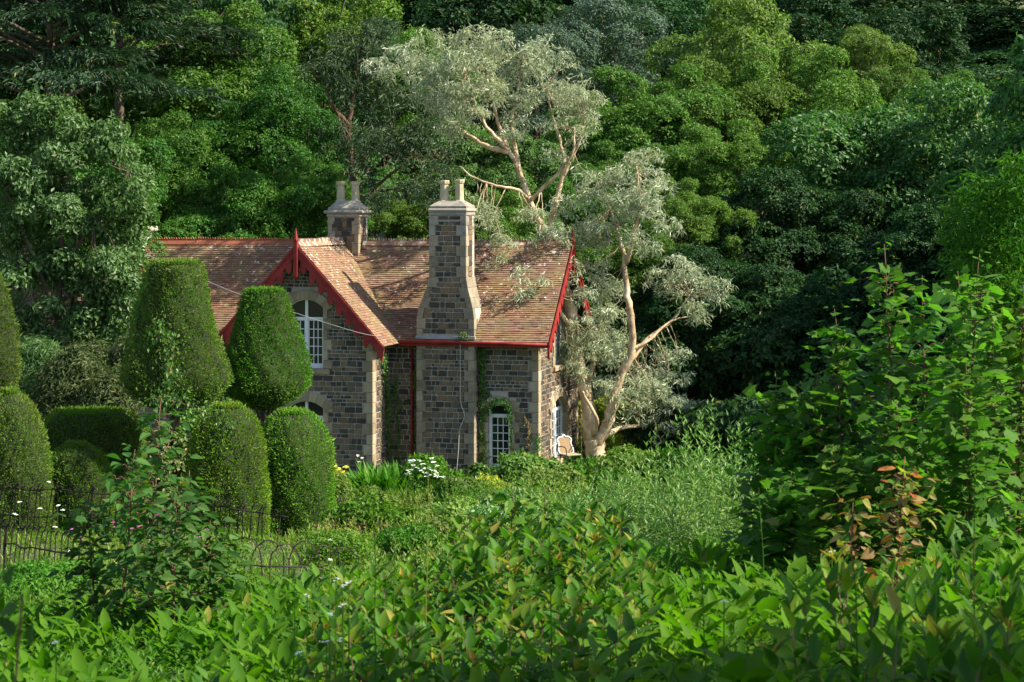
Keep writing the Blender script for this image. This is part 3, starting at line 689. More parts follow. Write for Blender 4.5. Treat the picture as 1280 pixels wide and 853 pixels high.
def limbs(b, base, lobes, h0, r0, seed=0, n=None, twigs=None):
    g = np.random.default_rng(seed); L = np.asarray(lobes); base = np.asarray(base, float)
    top = L[:, :3].mean(0); top[2] = L[:, 2].max()*.55+L[:, 2].mean()*.45
    tr = smooth_path([base+(0, 0, -1.5), base+(0, 0, h0*.5)+g.normal(size=3)*.12, base*.55+top*.45*np.array([1, 1, 0])+np.array([0, 0, 0])+np.array([0, 0, (base[2]*.45+h0*.9)]) if False else np.array([base[0]*.8+top[0]*.2, base[1]*.8+top[1]*.2, base[2]+h0]), top], 4, .04, g)
    r0 *= .7; tube(b, tr, np.linspace(r0*1.15, r0*.25, len(tr)), 9, .05, g)
    for i in range(len(L)):
        k = int(g.integers(len(tr)//3, len(tr)-2)); a = tr[k]; e = L[i, :3]; m = (a+e)/2+g.normal(size=3)*.35+(0, 0, .2)
        p = smooth_path([a, m, e], 4, .05, g); tube(b, p, np.linspace(r0*.42, r0*.1, len(p)), 6, .05, g)
def shell_lobes(R_, Rz, zc, n, rl, seed, squash=.8, low=-.6):
    g = np.random.default_rng(seed); i = np.arange(n)+.5; z = 1-(1-low)*i/n; ph = i*2.399963+g.random()*6
    d = np.stack([np.cos(ph)*np.sqrt(1-z*z), np.sin(ph)*np.sqrt(1-z*z), z], -1)+g.normal(size=(n, 3))*.22
    r = rl*g.uniform(.5, 1.4, n); c = d*np.array([R_, R_, Rz])*(1-(r/R_)[:, None]*.75)*g.uniform(.85, 1.1, (n, 1)); c[:, 2] += zc
    L = np.column_stack([c, r, r, r*squash]); core = [[0, 0, zc, R_*.62, R_*.62, Rz*.62]]
    return np.vstack([core, L])
def make_tree(kind, R_, H, hc, n, rl, ncl, per, size, mat, seed, bark='bark', tpl=KITE, **kw):
    """prototype data: trunk mesh and crown mesh for a tree of height H, crown from hc up"""
    Rz = (H-hc)/2; L = shell_lobes(R_, Rz, (H+hc)/2, n, rl, seed); b = Buf(); c = crown_leaves(b, L, ncl, per, size, tpl, seed=seed, **kw)
    t = Buf(); limbs(t, (0, 0, 0), L, hc+.6, R_*.06+.06, seed)
    return dict(kind=kind, R=R_, H=H, trunk=t.mesh('trunk', M[bark], True), crown=b.mesh('crown', M[mat]))
PT = {}
PT['broad'] = make_tree('broadleaf_tree', 4.6, 11, 1.6, 38, 1.25, 2150, 36, .18, 'broad', 11, cr=.40, droop=.05, up=.7, flat=.75, jit=.7)
PT['oak'] = make_tree('oak_tree', 5.0, 10, 1.5, 44, 1.1, 2400, 34, .18, 'oak', 12, cr=.38, up=.8, droop=0, flat=.75, jit=.7)
PT['chest'] = make_tree('chestnut_tree', 4.2, 10, 1.5, 24, 1.3, 1100, 40, .27, 'chest', 13, cr=.5, up=.7, droop=.3, wid=.8)
PT['syc'] = make_tree('sycamore_tree', 5.2, 11, 1.2, 34, 1.45, 2000, 38, .22, 'syc', 14, cr=.5, up=.95, flat=.55, jit=.55, droop=.05)
PT['far'] = make_tree('dark_tree', 5.5, 13, 1.5, 30, 1.6, 1500, 32, .28, 'far', 15, cr=.65, up=1.1, flat=.4, droop=0)
PT['grey'] = make_tree('rounded_tree', 4.6, 11, 1.5, 30, 1.2, 1500, 28, .20, 'grey', 16, cr=.5, up=.5, droop=0)
PT['dark'] = dict(PT['syc']); PT['dark']['crown'] = PT['syc']['crown'].copy(); PT['dark']['crown'].materials[0] = M['far']  # sycamore copy with the hollow's shade put into its leaf colour
def plant_tree(kind, px, pytop, Y, wpx, label, rz=None, mat=None):
    p = PT[kind]; X = (px-640)*Y/FX; zb = float(zt(X, Y)); ztop = CZ-(pytop-HY)*Y/FX; s = wpx*Y/FX/2/p['R']; sz = (ztop-zb)/p['H']
    t = thing(p['kind'], label, 'tree', (X, Y, zb), 0, 'trees on the wooded hillside behind the cottage')
    rz = rng.uniform(0, 6.28) if rz is None else rz
    sc_ = min(sz, s*1.0); up_ = p['H']*(sz-sc_)
    link('trunk', p['trunk'], t, rot=(0, 0, rz), scale=(s, s, sz)); link('crown', p['crown'], t, loc=(0, 0, up_), rot=(0, 0, rz), scale=(s, s, sc_))
    return t
for a in [
 ('broad', 270, 18, 78, 250, 'bright green broadleaf tree above the left end of the roof'),
 ('broad', 350, 95, 73, 200, 'leafy green tree directly above the red gable finial'),
 ('broad', 205, 150, 70, 190, 'green tree rising between the dark cedar and the cottage roof'),
 ('broad', 300, 215, 67, 190, 'low bushy tree touching the roof ridge left of the finial'),
 ('broad', 395, 200, 68, 110, 'small dark green tree just left of the ridge chimney'),
 ('broad', 90, 150, 62, 220, 'broadleaf tree standing under the cedar boughs'),
 ('oak', 395, -30, 98, 260, 'yellow green tree at the top edge above the pine'),
 ('broad', 330, -40, 105, 220, 'soft green tree cut by the top edge between cedar and pine'),
 ('far', 590, -70, 125, 280, 'dark tree at the top edge above the silver gum tree'),
 ('grey', 742, 6, 118, 190, 'round blue green tree top behind the silver gum crown'),
 ('grey', 660, 40, 108, 150, 'dull green tree partly hidden by the silver gum crown'),
 ('broad', 500, 40, 92, 160, 'green tree between the pine and the silver gum'),
 ('chest', 935, 27, 108, 210, 'pale green large leaved tree rising highest on the right slope'),
 ('chest', 1075, 48, 106, 110, 'small domed light green tree beside the pale large leaved one'),
 ('oak', 800, 98, 90, 230, 'yellow green oak crown right behind the silver gum'),
 ('oak', 905, 84, 93, 220, 'sunlit oak in the middle of the right hand slope'),
 ('oak', 1015, 78, 94, 230, 'broad oak crown with pale sunlit tips below the domed tree'),
 ('oak', 880, 165, 80, 170, 'oak with bare twisting branches lower on the slope'),
 ('oak', 790, 190, 84, 150, 'oak crown peeping between the two gum crowns'),
 ('oak', 770, 290, 72, 170, 'shaded tree directly behind the lower silver gum foliage'),
 ('syc', 1125, 105, 81, 320, 'big dark green sycamore filling the right of the slope'),
 ('syc', 1250, 140, 84, 260, 'sycamore crown at the right edge of the wood'),
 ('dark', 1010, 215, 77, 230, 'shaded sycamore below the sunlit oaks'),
 ('dark', 1160, 260, 74, 260, 'sycamore with shade coloured leaves low on the right behind the maple saplings'),
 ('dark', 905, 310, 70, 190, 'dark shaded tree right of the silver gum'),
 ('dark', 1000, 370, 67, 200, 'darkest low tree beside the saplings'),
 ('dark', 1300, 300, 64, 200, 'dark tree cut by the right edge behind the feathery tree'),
 ('oak', 858, 232, 75, 130, 'dim oak between the lower gum crown and the shaded sycamore'),
 ('broad', 720, 215, 79, 130, 'green tree seen through the gap between the gum crowns'),
 ('far', 880, -75, 160, 330, 'far dark tree at the top edge above the pale green tree'),
 ('far', 1050, -50, 158, 290, 'far dark conifer like crown at the top right of centre'),
 ('far', 1190, -35, 150, 320, 'layered dark beech at the top right'),
 ('far', 1310, 10, 142, 280, 'dark beech cut by the right edge high on the hill'),
 ('far', 735, -90, 165, 300, 'far dark tree at the top edge above the round blue green one'),
 ('far', 1130, 20, 128, 200, 'dim tree between the beech and the domed light green tree'),
 ('oak', 1185, 98, 118, 130, 'yellow green tree top in front of the layered dark beech'),
 ('far', 1260, 90, 120, 220, 'dark tree between the layered beech and the right edge sycamore'),
 ('oak', 1100, 95, 100, 150, 'small sunlit oak top touching the big sycamore'),
 ('far', 1000, -10, 135, 200, 'dim tree behind the domed light green tree'),
 ('far', 840, 0, 135, 220, 'dim tree between the round blue green one and the pale tree'),
 ('far', 470, -60, 130, 260, 'dark tree at the top edge behind the pine top'),
 ('far', 120, -120, 90, 420, 'dark mass of tree behind the cedar at top left'),
 ('broad', 20, 60, 84, 240, 'green tree showing through below the cedar at the left edge'),
 ('oak', 640, 250, 74, 150, 'low yellow green tree showing just above the right roof ridge'),
 ('oak', 530, 235, 72, 130, 'low green tree between the two chimneys'),
 ('syc', 440, 205, 76, 130, 'dark tree behind the ridge chimney pots'),
 ('syc', 600, 150, 84, 190, 'dark green tree behind the bare gum branches'),
]: plant_tree(*a)
for x, y, s_, sz_, lab in ((13.4, 2.3, 1.05, 1.45, 'tall oak standing off to the right of the bank'),):
    t = thing('oak_tree', lab, 'tree', (x, y, float(zt(x, y))))
    for nm in ('trunk', 'crown'): link(nm, PT['oak'][nm], t, rot=(0, 0, x), scale=(s_, s_, sz_))
for x, y, s_, sz_, lab in ((19.5, 60, 1.0, 1.25, 'tree just outside the right edge beside the cottage garden'), (24, 66, 1.1, 1.4, 'tree outside the right edge at the foot of the wood'), (22, 54, .95, 1.2, 'tree outside the right edge below the wood'), (27, 74, 1.2, 1.45, 'tall tree outside the right edge on the lower slope')):
    t = thing('sycamore_tree', lab, 'tree', (x, y, float(zt(x, y))))
    for nm in ('trunk', 'crown'): link(nm, PT['syc'][nm], t, rot=(0, 0, x), scale=(s_, s_, sz_))
# cedar: flat drooping layers
def layered_tree(name, label, px, Y, ztop, zlow, Rr, nl, mat, bark, seed, size=.2, per=40, sprays=900, group=None, irregular=.3, trunk_r=.45, droop=.25, tr_lean=0):
    g = np.random.default_rng(seed); X = (px-640)*Y/FX; zb = float(zt(X, Y)); t = thing(name, label, 'tree', (X, Y, zb))
    if group: t['group'] = group
    b, tb = Buf(), Buf(); H = ztop-zb; path = smooth_path([(0,0,-1.2),(tr_lean*.3,0,H*.35),(tr_lean*.8,.1,H*.7),(tr_lean,0,H)], 5, .05, g); tube(tb, path, np.linspace(trunk_r, .05, len(path)), 9, .05, g)
    P_, N_, D_ = [], [], []
    for k in range(nl):
        z = (zlow-zb)+(H-(zlow-zb))*(k/(nl-1))**.95+g.normal()*.2; az = g.random()*6.28; f = 1-.75*min(max((z-(zlow-zb))/(H-(zlow-zb)), 0), 1)**1.3
        r = Rr*f*g.uniform(1-irregular, 1+irregular*.4); x0 = np.interp(z, path[:, 2], path[:, 0])
        e = np.array([x0+r*math.cos(az), r*math.sin(az), z+r*.12-droop*r*.3]); bp = smooth_path([(x0, 0, z-.5), (x0+.5*r*math.cos(az), .5*r*math.sin(az), z+.1*r), e], 5, .06, g)
        tube(tb, bp, np.linspace(trunk_r*.26, .015, len(bp)), 5)
        m = int(sprays/nl); tt = g.uniform(.25, 1.05, m)**.7; w = (.16+.5*tt*(1.15-tt))*r*.75
        c = np.stack([np.interp(tt*(len(bp)-1), np.arange(len(bp)), bp[:, i]) for i in range(3)], -1)
        side = np.array([-math.sin(az), math.cos(az), 0]); off = g.normal(size=m)*w
        c = c+side*off[:, None]; c[:, 2] += -.12*np.abs(off)+g.normal(size=m)*.07
        q = rdir(m*per, g).reshape(m, per, 3)*np.array([.42, .42, .12])*g.uniform(.6, 1.2, (m, 1, 1))
        p = c[:, None]+q; outd = np.array([math.cos(az), math.sin(az), 0])+side*np.sign(off)[:, None]*.6
        d = outd[:, None]+g.normal(size=q.shape)*.5+np.array([0, 0, -.25]); nn = np.array([0, 0, 1.])+g.normal(size=q.shape)*.35
        P_.append(p.reshape(-1, 3)); D_.append(d.reshape(-1, 3)); N_.append(nn.reshape(-1, 3))
    P_, D_, N_ = map(np.concatenate, (P_, D_, N_)); leaves(b, KITE, P_, D_, N_, size*g.uniform(.6, 1.3, len(P_)), .45)
    link('trunk', tb.mesh('trunk', M[bark], True), t); link('crown', b.mesh('crown', M[mat]), t)
    return t
layered_tree('cedar_tree', 'dark flat layered cedar boughs filling the top left corner', 60, 66, 19, 11.6, 6.0, 46, 'cedar', 'bark', 21, size=.30, per=34, sprays=1700, trunk_r=.28)
layered_tree('cedar_tree', 'second dark cedar behind the first at the top left', 150, 74, 20, 12.4, 4.6, 34, 'cedar', 'bark', 23, size=.32, per=30, sprays=900, trunk_r=.28)
# pine: clumped needles on reddish limbs
def clump_tree(name, label, pts, blobs, Y, mat, bark, per_m2, size, seed, wid=.5, tpl=KITE, cr=.3, r0=.3, droop=.2, up=.6, jit=.6, sides=8, group=None, cat='tree', twigs=True, depth=1.0, flat=.7, rmin=.02, grow=1.0):
    """pts: list of limb polylines [(px,py,dy)...] with start/end radius (m); blobs: (px,py,rx,ry,dy) foliage masses, all in photo pixels at distance Y"""
    g = np.random.default_rng(seed); base = W(pts[0][0][0][0], pts[0][0][0][1], Y); t = thing(name, label, cat, base)
    if group: t['group'] = group
    tb = Buf(); nodes = []
    for pl, ra, rb in pts:
        P = np.array([W(x, y, Y+dy) for x, y, dy in pl])-base; P = smooth_path(P, 5, min(ra, .12)*.13, g); nodes += [(p, r) for p, r in zip(P, np.linspace(ra, rb, len(P)))]
        tube(tb, P, np.linspace(ra, rb, len(P)), sides, .06, g)
    NP = np.array([p for p, r in nodes]); L = []
    for (x, y, rx, ry, dy) in blobs:
        c = W(x, y, Y+dy)-base; k = Y/FX*grow; L.append([*c, rx*k, min(rx, ry*1.2)*k*depth, ry*k])
    L = np.array(L); small = []
    for l in L:    # each mass is itself a cluster of tufts
        m = max(4, int(11*l[3]*l[5]/.8)); d = rdir(m, g); r = (.27+.12*g.random(m))*min(l[3], l[5])**.5; c = l[:3]+d*l[3:]*g.uniform(.35, 1.08, (m, 1)); small.append(np.column_stack([c, r*1.15, r*1.1, r*.8]))
        if twigs:
            for q in c:
                if np.linalg.norm(NP-q-np.array([0, 0, .4]), axis=1).min() > 1.25: continue
                dist = np.linalg.norm(NP-q-np.array([0, 0, .4]), axis=1); j = int(dist.argmin()); a = NP[j]
                mid = (a+q)/2+g.normal(size=3)*.10*np.linalg.norm(q-a)+(0, 0, -.05); p = smooth_path([a, mid, q], 4, .012, g); ln = np.linalg.norm(q-a)
                tube(tb, p, np.linspace(min(.010+.007*ln, nodes[j][1]*.8), .005, len(p)), 4)
    S = np.vstack(small); b = Buf(); area = (S[:, 3]*S[:, 5]).sum()*12; n = int(area*per_m2); per = 14
    crown_leaves(b, S, n//per, per, size, tpl, cr=cr, up=up, droop=droop, seed=seed, low=-.75, wid=wid, jit=jit, flat=flat)
    link('trunk', tb.mesh('trunk', M[bark], True), t); link('crown', b.mesh('crown', M[mat]), t)
    return t
clump_tree('pine_tree', 'blue green pine with reddish trunk left of the silver gum', [
  ([(452,330,0),(447,260,0),(440,210,0),(436,160,0),(443,110,0),(450,60,0)], .15, .05),
  ([(440,215,0),(465,185,.5),(490,160,.3)], .07, .03), ([(437,160,0),(415,130,-.5),(405,100,-.5)], .1, .03),
  ([(445,260,0),(480,225,-.4),(520,195,-.8)], .07, .03), ([(447,250,0),(470,240,1),(500,235,1)], .09, .03), ([(440,110,0),(470,90,.4),(490,70,.4)], .08, .02)],
  [(450,55,42,28,0),(480,85,38,28,.5),(425,95,38,26,-.5),(490,125,45,24,.4),(445,140,35,18,1.2),(520,165,40,24,-.6),(480,180,40,22,.8),(540,205,32,22,-1),(500,235,38,18,.6),(430,185,24,14,-1),(550,250,30,18,-1.2),(470,40,30,22,1),(420,60,26,20,1),(440,110,26,20,-.8),(446,175,28,20,-1),(455,215,30,18,-1),(500,190,34,22,-1),(415,165,24,16,.5),(530,140,26,22,0),(470,255,30,16,-1.2)],
  66, 'pine', 'redbark', 110, .24, 31, wid=.35, cr=.28)
T_ = 61.0
clump_tree('silver_gum_tree', 'tall silver leaved gum tree with pale twisting limbs beside the cottage', [
  ([(745,608,0),(744,575,0),(742,548,0)], .36, .31),
  ([(740,552,0),(736,520,-.1),(732,490,-.1),(722,450,-.2),(716,412,-.3),(711,382,-.3),(702,345,-.2),(694,316,0)], .24, .14),
  ([(694,319,0),(688,285,.2),(694,255,.3),(702,227,.4),(705,199,.4),(698,170,.5),(689,140,.5),(684,108,.4)], .11, .02),
  ([(703,222,.4),(714,198,.2),(724,176,0),(730,150,-.3),(727,128,-.4)], .08, .02),
  ([(695,320,0),(678,285,-.2),(663,252,-.3),(651,220,-.3),(635,188,-.4),(608,158,-.6),(592,122,-.7),(580,84,-.8)], .12, .02),
  ([(636,190,-.4),(606,182,-.2),(580,165,.3),(560,150,.4),(545,128,.4)], .09, .02),
  ([(650,218,-.3),(643,182,.3),(640,150,.5),(648,112,.6),(652,75,.5)], .09, .02),
  ([(662,252,-.3),(648,238,-1),(620,232,-1.3),(592,222,-1.4),(575,208,-1.4)], .06, .015),
  ([(664,250,-.3),(684,230,-.8),(700,214,-1),(716,190,-1.2),(718,160,-1.2)], .07, .02),
  ([(635,188,-.4),(622,150,.2),(612,110,.4),(606,75,.4)], .07, .02),
  ([(745,556,-.1),(758,535,-.2),(766,505,-.3),(776,469,-.3),(790,437,-.4),(788,394,-.5),(782,356,-.4),(781,318,-.3)], .19, .07),
  ([(781,322,-.3),(772,290,0),(760,255,.3),(752,225,.3)], .07, .02), ([(782,330,-.3),(792,295,-.6),(800,255,-.7),(795,205,-.7)], .08, .02),
  ([(757,545,-.1),(775,535,.4),(798,532,.9),(822,529,1.2),(850,519,1.3)], .09, .025),
  ([(776,469,-.3),(795,440,.2),(815,420,.7),(842,398,1.0),(862,370,1.1)], .10, .025),
  ([(790,437,-.4),(812,425,-.2),(838,402,.2),(868,395,.4)], .06, .015),
  ([(741,545,-.2),(746,525,-.9),(733,500,-1.1),(728,490,-1.2)], .07, .04), ([(716,412,-.3),(700,390,-.9),(692,372,-1.2),(690,352,-1.4)], .07, .02),
  ([(732,488,0),(742,450,.6),(750,410,.8),(752,370,.8)], .10, .03)],
  [(505,85,34,30,.3),(545,78,40,32,-.5),(540,122,36,26,.3),(578,72,40,30,-.7),(608,78,34,28,.4),(650,78,44,32,.5),(590,120,42,28,-.6),(640,118,42,28,.4),(690,108,38,30,.4),(716,122,28,26,-.4),(730,148,16,20,-.4),(630,158,30,18,0),(702,165,26,14,-.9),(575,150,36,18,-.6),(668,58,28,18,.3),(620,52,30,18,.2),(738,128,14,14,-.3),
   (612,285,26,22,-1.6),(628,312,14,18,-1.6),(600,262,20,10,-1.4),(658,268,26,12,-1),
   (700,190,22,14,-.8),(793,200,32,20,-.6),(812,225,24,18,-.4),(742,240,30,24,.2),(770,225,28,18,.2),(795,250,34,24,-.6),(815,280,22,28,-.7),(762,275,34,24,0),(722,262,24,20,.2),(705,292,32,20,-.3),(740,302,30,18,.3),(790,300,26,18,-.8),(680,300,22,14,-1.2),
   (850,335,28,18,1.2),(868,352,32,22,1.2),(845,365,32,18,1.1),(888,362,14,14,1.2),(822,352,16,14,1.1),
   (738,345,24,22,-.2),(760,375,26,28,.3),(735,395,24,28,-.5),(724,425,18,20,-.6),(712,332,26,20,-.9),(726,362,18,18,-1),(758,420,30,26,.3),(742,452,36,26,-.3),(730,478,24,22,-.6),(760,482,34,20,.2),(775,452,18,20,.3),
   (838,448,26,18,1.1),(850,470,16,18,1.1),(818,470,26,20,1.0),(798,492,30,20,0.9),(840,500,30,18,1.3),(868,512,18,20,1.4),(815,518,34,14,1.2),(780,512,28,14,-.6),(848,528,24,10,1.4),
   (868,388,16,12,.5),(806,498,30,18,.2),(842,512,26,16,.4),(826,535,24,10,.5),(780,498,22,14,.2),(665,352,24,10,-2.2),(648,372,18,8,-2.2)],
  T_, 'silver', 'gumbark', 150, .18, 41, wid=.85, tpl=SLIM, cr=.2, droop=.35, up=.8, jit=.8, sides=9, rmin=.03, grow=1.08)

# near-left willow leaved tree
clump_tree('willow_leaved_tree', 'pale green willow leaved tree hiding the left end of the roof', [
  ([(72,520,0),(72,450,0),(74,380,.1),(78,300,.1),(80,220,0)], .11, .04), ([(90,510,.3),(92,420,.3),(90,340,.4),(100,260,.6)], .07, .02),
  ([(74,400,0),(50,340,-.3),(25,280,-.4),(5,230,-.4)], .06, .02), ([(78,330,0),(110,290,-.4),(140,250,-.5),(160,215,-.5)], .05, .015), ([(74,380,0),(110,350,.3),(140,320,.2)], .05, .015)],
  [(75,160,50,28,0),(30,170,40,28,.5),(120,180,42,28,-.4),(155,200,28,22,.3),(15,215,40,28,-.4),(60,215,50,28,-.7),(110,230,45,28,.6),(160,245,26,22,-.5),(30,260,45,26,.7),(85,270,48,28,-.8),(140,285,40,24,.5),(10,300,36,24,-.2),(55,315,44,22,.5),(110,330,40,24,-.6),(150,335,28,22,-.2),(20,345,34,22,-.6),(75,355,40,20,.6),(60,130,26,14,.2),(0,150,26,20,0),(100,265,50,34,0),(40,240,50,34,.2),(145,300,30,26,.3),(60,345,50,26,.1),(120,370,36,22,0),(20,380,40,24,.3),(70,390,40,22,-.2),(150,360,22,20,.1),(160,280,20,24,.2),(140,370,30,26,-.2),(152,398,22,22,-.1),(118,412,36,24,0),(60,425,44,26,.1),(15,420,36,26,0)],
  46, 'ash', 'bark', 560, .13, 51, wid=.9, cr=.24, up=.6, droop=.3, sides=7, rmin=.02)
def bush(name, label, px, pybase, Y, w, h, mat, leaf, n, seed, tpl=OVSM, cat='shrub', d=None, lob=9, cr=.16, up=.6, droop=.1, wid=1.0, stems=10, group=None, low=-.2, jit=.5, rl=.42, z=None, per=12):
    """rounded shrub of several lobes standing on the ground at pixel column px, distance Y; w, h in metres"""
    X = (px-640)*Y/FX; zb = float(zt(X, Y)) if z is None else z; d = d or w; g = np.random.default_rng(seed)
    t = thing(name, label, cat, (X, Y, zb))
    if group: t['group'] = group
    L = shell_lobes(1, 1, 0, lob, rl, seed, .9, -.15)[:, :]; L = L*np.array([w/2, d/2, h*.55, w/2, d/2, h*.5]); L[:, 2] += h*.42
    if Y > 33 and tpl is OVSM: tpl = KITE; leaf *= 1.1; wid = 1.15
    L[:, 3:] = np.maximum(L[:, 3:], .05); b = Buf(); crown_leaves(b, L, n//per, per, leaf, tpl, cr=cr, up=up, droop=droop, seed=seed, low=low, wid=wid, jit=jit)
    tb = Buf()
    for i in range(stems):
        e = L[int(g.integers(len(L))), :3]*g.uniform(.8, 1.2); p = smooth_path([(g.normal()*.06*w, g.normal()*.05*d, -.1), e*np.array([.5, .5, .55]), e], 4, .01, g); tube(tb, p, np.linspace(.012+.012*w, .004, len(p)), 5)
    link('stems', tb.mesh('stems', M['twig']), t); link('foliage', b.mesh('foliage', M[mat]), t)
    return t
bush('olive_leaved_shrub', 'grey olive narrow leaved shrub left of the tall yew cone', 112, 520, 43, 2.6, 5.0, 'olive', .13, 30000, 61, tpl=SLIM, cr=.22, wid=1.1, up=.9)
bush('olive_leaved_shrub', 'grey green shrub at the left edge above the clipped dome', 30, 520, 44, 2.6, 4.4, 'ash', .13, 20000, 62, tpl=SLIM, cr=.22, wid=1.1)
# clipped yews
def topiary(label, px, pytop, pybot, Y, prof, seed, mat='yew', leaf=.045, n=26000, kind='clipped_yew', lean=0, stem=None, ry=1.0, tuft=.05):
    """prof: (t from bottom 0 to top 1, half width in photo pixels)"""
    g = np.random.default_rng(seed); k = Y/FX; zb = CZ-(pybot-HY)*k; H = (pybot-pytop)*k; t = thing(kind, label, 'topiary', ((px-640)*k, Y, zb), 0, 'clipped yew topiary along the garden fence')
    ts = np.array([p[0] for p in prof]); rs = np.array([p[1] for p in prof])*k
    ph = g.random(8)*6.28
    def rad(tt, th): 
        r = np.interp(tt, ts, rs); return r*(1+.045*np.sin(3*th+ph[0]+tt*4)+.04*np.sin(5*th+ph[1]-tt*9)+.03*np.sin(9*th+ph[2]+tt*15)+.022*np.sin(17*th+ph[3]+tt*30)+.02*np.sin(13*th+ph[4]-tt*22))
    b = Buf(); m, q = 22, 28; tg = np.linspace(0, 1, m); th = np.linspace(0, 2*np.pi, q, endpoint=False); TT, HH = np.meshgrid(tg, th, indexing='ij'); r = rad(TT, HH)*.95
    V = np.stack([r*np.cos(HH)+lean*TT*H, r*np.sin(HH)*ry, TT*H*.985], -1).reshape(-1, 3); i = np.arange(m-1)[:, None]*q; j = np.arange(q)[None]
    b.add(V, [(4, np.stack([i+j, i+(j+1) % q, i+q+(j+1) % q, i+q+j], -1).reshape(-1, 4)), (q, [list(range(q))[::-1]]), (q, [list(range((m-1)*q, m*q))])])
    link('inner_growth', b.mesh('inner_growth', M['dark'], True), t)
    n = int(n*.82)
    tt = g.random(n*2); th = g.random(n*2)*2*np.pi; r = rad(tt, th); keep = g.random(n*2) < r/r.max(); tt, th, r = tt[keep][:n], th[keep][:n], r[keep][:n]
    e = .02; dr = (np.interp(np.clip(tt+e, 0, 1), ts, rs)-np.interp(np.clip(tt-e, 0, 1), ts, rs))/(2*e*H)
    P = np.stack([r*np.cos(th)+lean*tt*H, r*np.sin(th)*ry, tt*H], -1); nn = unit(np.stack([np.cos(th), np.sin(th)/ry, -dr], -1))
    nt_ = int(n*.16); rt = np.sqrt(g.random(nt_))*rs[-1]; tht = g.random(nt_)*6.28; P = np.vstack([P, np.stack([rt*np.cos(tht)+lean*H, rt*np.sin(tht)*ry, np.full(nt_, H)], -1)]); nn = np.vstack([nn, np.tile([0, 0, 1.], (nt_, 1))])
    P = P+nn*(g.normal(size=(len(P), 1))*tuft*.35-tuft*.2)
    D = unit(nn*.9+g.normal(size=nn.shape)*.45+np.array([0, 0, .45])); Nn = unit(np.cross(D, rdir(len(P), g))+nn*.4); b = Buf()
    leaves(b, KITE, P, D, Nn, leaf*g.uniform(.6, 1.5, len(P))*np.where(g.random(len(P)) < .03, 1.7, 1), .62); link('foliage', b.mesh('foliage', M[mat]), t)
    if stem:
        b = Buf(); hs = stem*k
        for i in range(7):
            a = i*.9+g.random(); tp = np.array([math.cos(a)*rs[0]*.9, math.sin(a)*rs[0]*.9, .12+.1*g.random()]); p = smooth_path([(.05*math.cos(a), .05*math.sin(a), -hs), (.1*math.cos(a), .1*math.sin(a), -hs*.4), tp], 4, .01, g); tube(b, p, np.linspace(.045, .02, len(p)), 6)
        link('trunk', b.mesh('trunk', M['bark'], True), t)
    return t
CONE = [(0,30),(.06,56),(.14,64),(.25,62),(.5,50),(.75,38),(.93,31),(1,26)]
topiary('tall brown topped yew cone with a vine climbing its front', 219, 328, 508, 37.8, [(0,34),(.08,52),(.18,64),(.3,62),(.5,52),(.75,42),(.95,35),(1,30)], 71, 'yewb', n=34000, stem=30)
topiary('bright green yew cone in front of the gabled window', 331, 363, 512, 39.8, [(0,14),(.10,40),(.20,55),(.3,55),(.5,47),(.75,35),(.94,27),(1,23)], 72, 'yew', n=28000, stem=34)
topiary('clipped yew dome right of the others beside the flower border', 366, 515, 700, 38.8, [(0,50),(.2,53),(.5,53),(.75,47),(.9,36),(.97,26),(1,18)], 73, 'yew', n=34000)
topiary('clipped yew dome behind the leafy shrub and fence', 284, 508, 700, 36.2, [(0,44),(.2,48),(.5,48),(.75,44),(.9,36),(.97,26),(1,18)], 74, 'yew', n=30000)
topiary('rounded yew dome at the left edge of the garden', 12, 490, 690, 36, [(0,50),(.3,52),(.55,50),(.75,42),(.9,30),(.97,18),(1,10)], 75, 'yewb', n=30000)
topiary('slim yew cone cut by the left edge above the rounded dome', -8, 345, 500, 37, [(0,20),(.2,30),(.35,30),(.6,25),(.85,16),(1,9)], 76, 'yewb', n=14000, stem=25)
topiary('low flat topped clipped hedge between the left dome and shrub', 112, 514, 660, 39, [(0,64),(.3,66),(.7,64),(.88,60),(.96,52),(1,44)], 77, 'yew', n=34000, ry=.7, tuft=.07)
topiary('low clipped mound in front of the flat hedge', 95, 556, 670, 37.5, [(0,44),(.4,46),(.7,42),(.9,30),(1,14)], 78, 'yew', n=18000)
# vine on the tall cone
def ivy(name, label, pts, n, size, seed, spread=.12, mat='ivy', tpl=OVSM, normal=(-.25, -.97, .2), cat='climbing plant', out=.05, stem=True):
    g = np.random.default_rng(seed); pts = np.array(pts, float); o = pts[0].copy(); t = thing(name, label, cat, o); P = smooth_path(pts-o, 8, .02, g); u = g.random(n)*(len(P)-1); i = u.astype(int); f = (u-i)[:, None]
    c = P[i]*(1-f)+P[np.minimum(i+1, len(P)-1)]*f; nn = unit(np.array(normal, float)); side = unit(np.cross(nn, (0, 0, 1.)))
    sp = spread*(.6+.5*np.sin(u*.7+seed)+.3*np.sin(u*1.9)); c = c+side*(g.normal(size=n)*sp)[:, None]+np.array([0, 0, 1])*(g.normal(size=n)*spread*.8)[:, None]+nn*np.abs(g.normal(size=n)*out)[:, None]
    D = g.normal(size=(n, 3))*.5+np.array([0, 0, -.9])+nn*.3; Nn = nn+g.normal(size=(n, 3))*.35+np.array([0, 0, .35]); b = Buf(); leaves(b, tpl, c, D, Nn, size*g.uniform(.6, 1.3, n)); link('foliage', b.mesh('foliage', M[mat]), t)
    if stem: b = Buf(); tube(b, P, .012, 5); link('stem', b.mesh('stem', M['twig']), t)
    return t
ivy('vine', 'pale leaved vine hanging down the front of the tall yew cone', [W(205,505,36.6), W(212,470,36.7), W(216,435,36.9), W(205,415,37.1), W(195,425,36.9)], 520, .085, 81, .16, normal=(0, -1, .35))
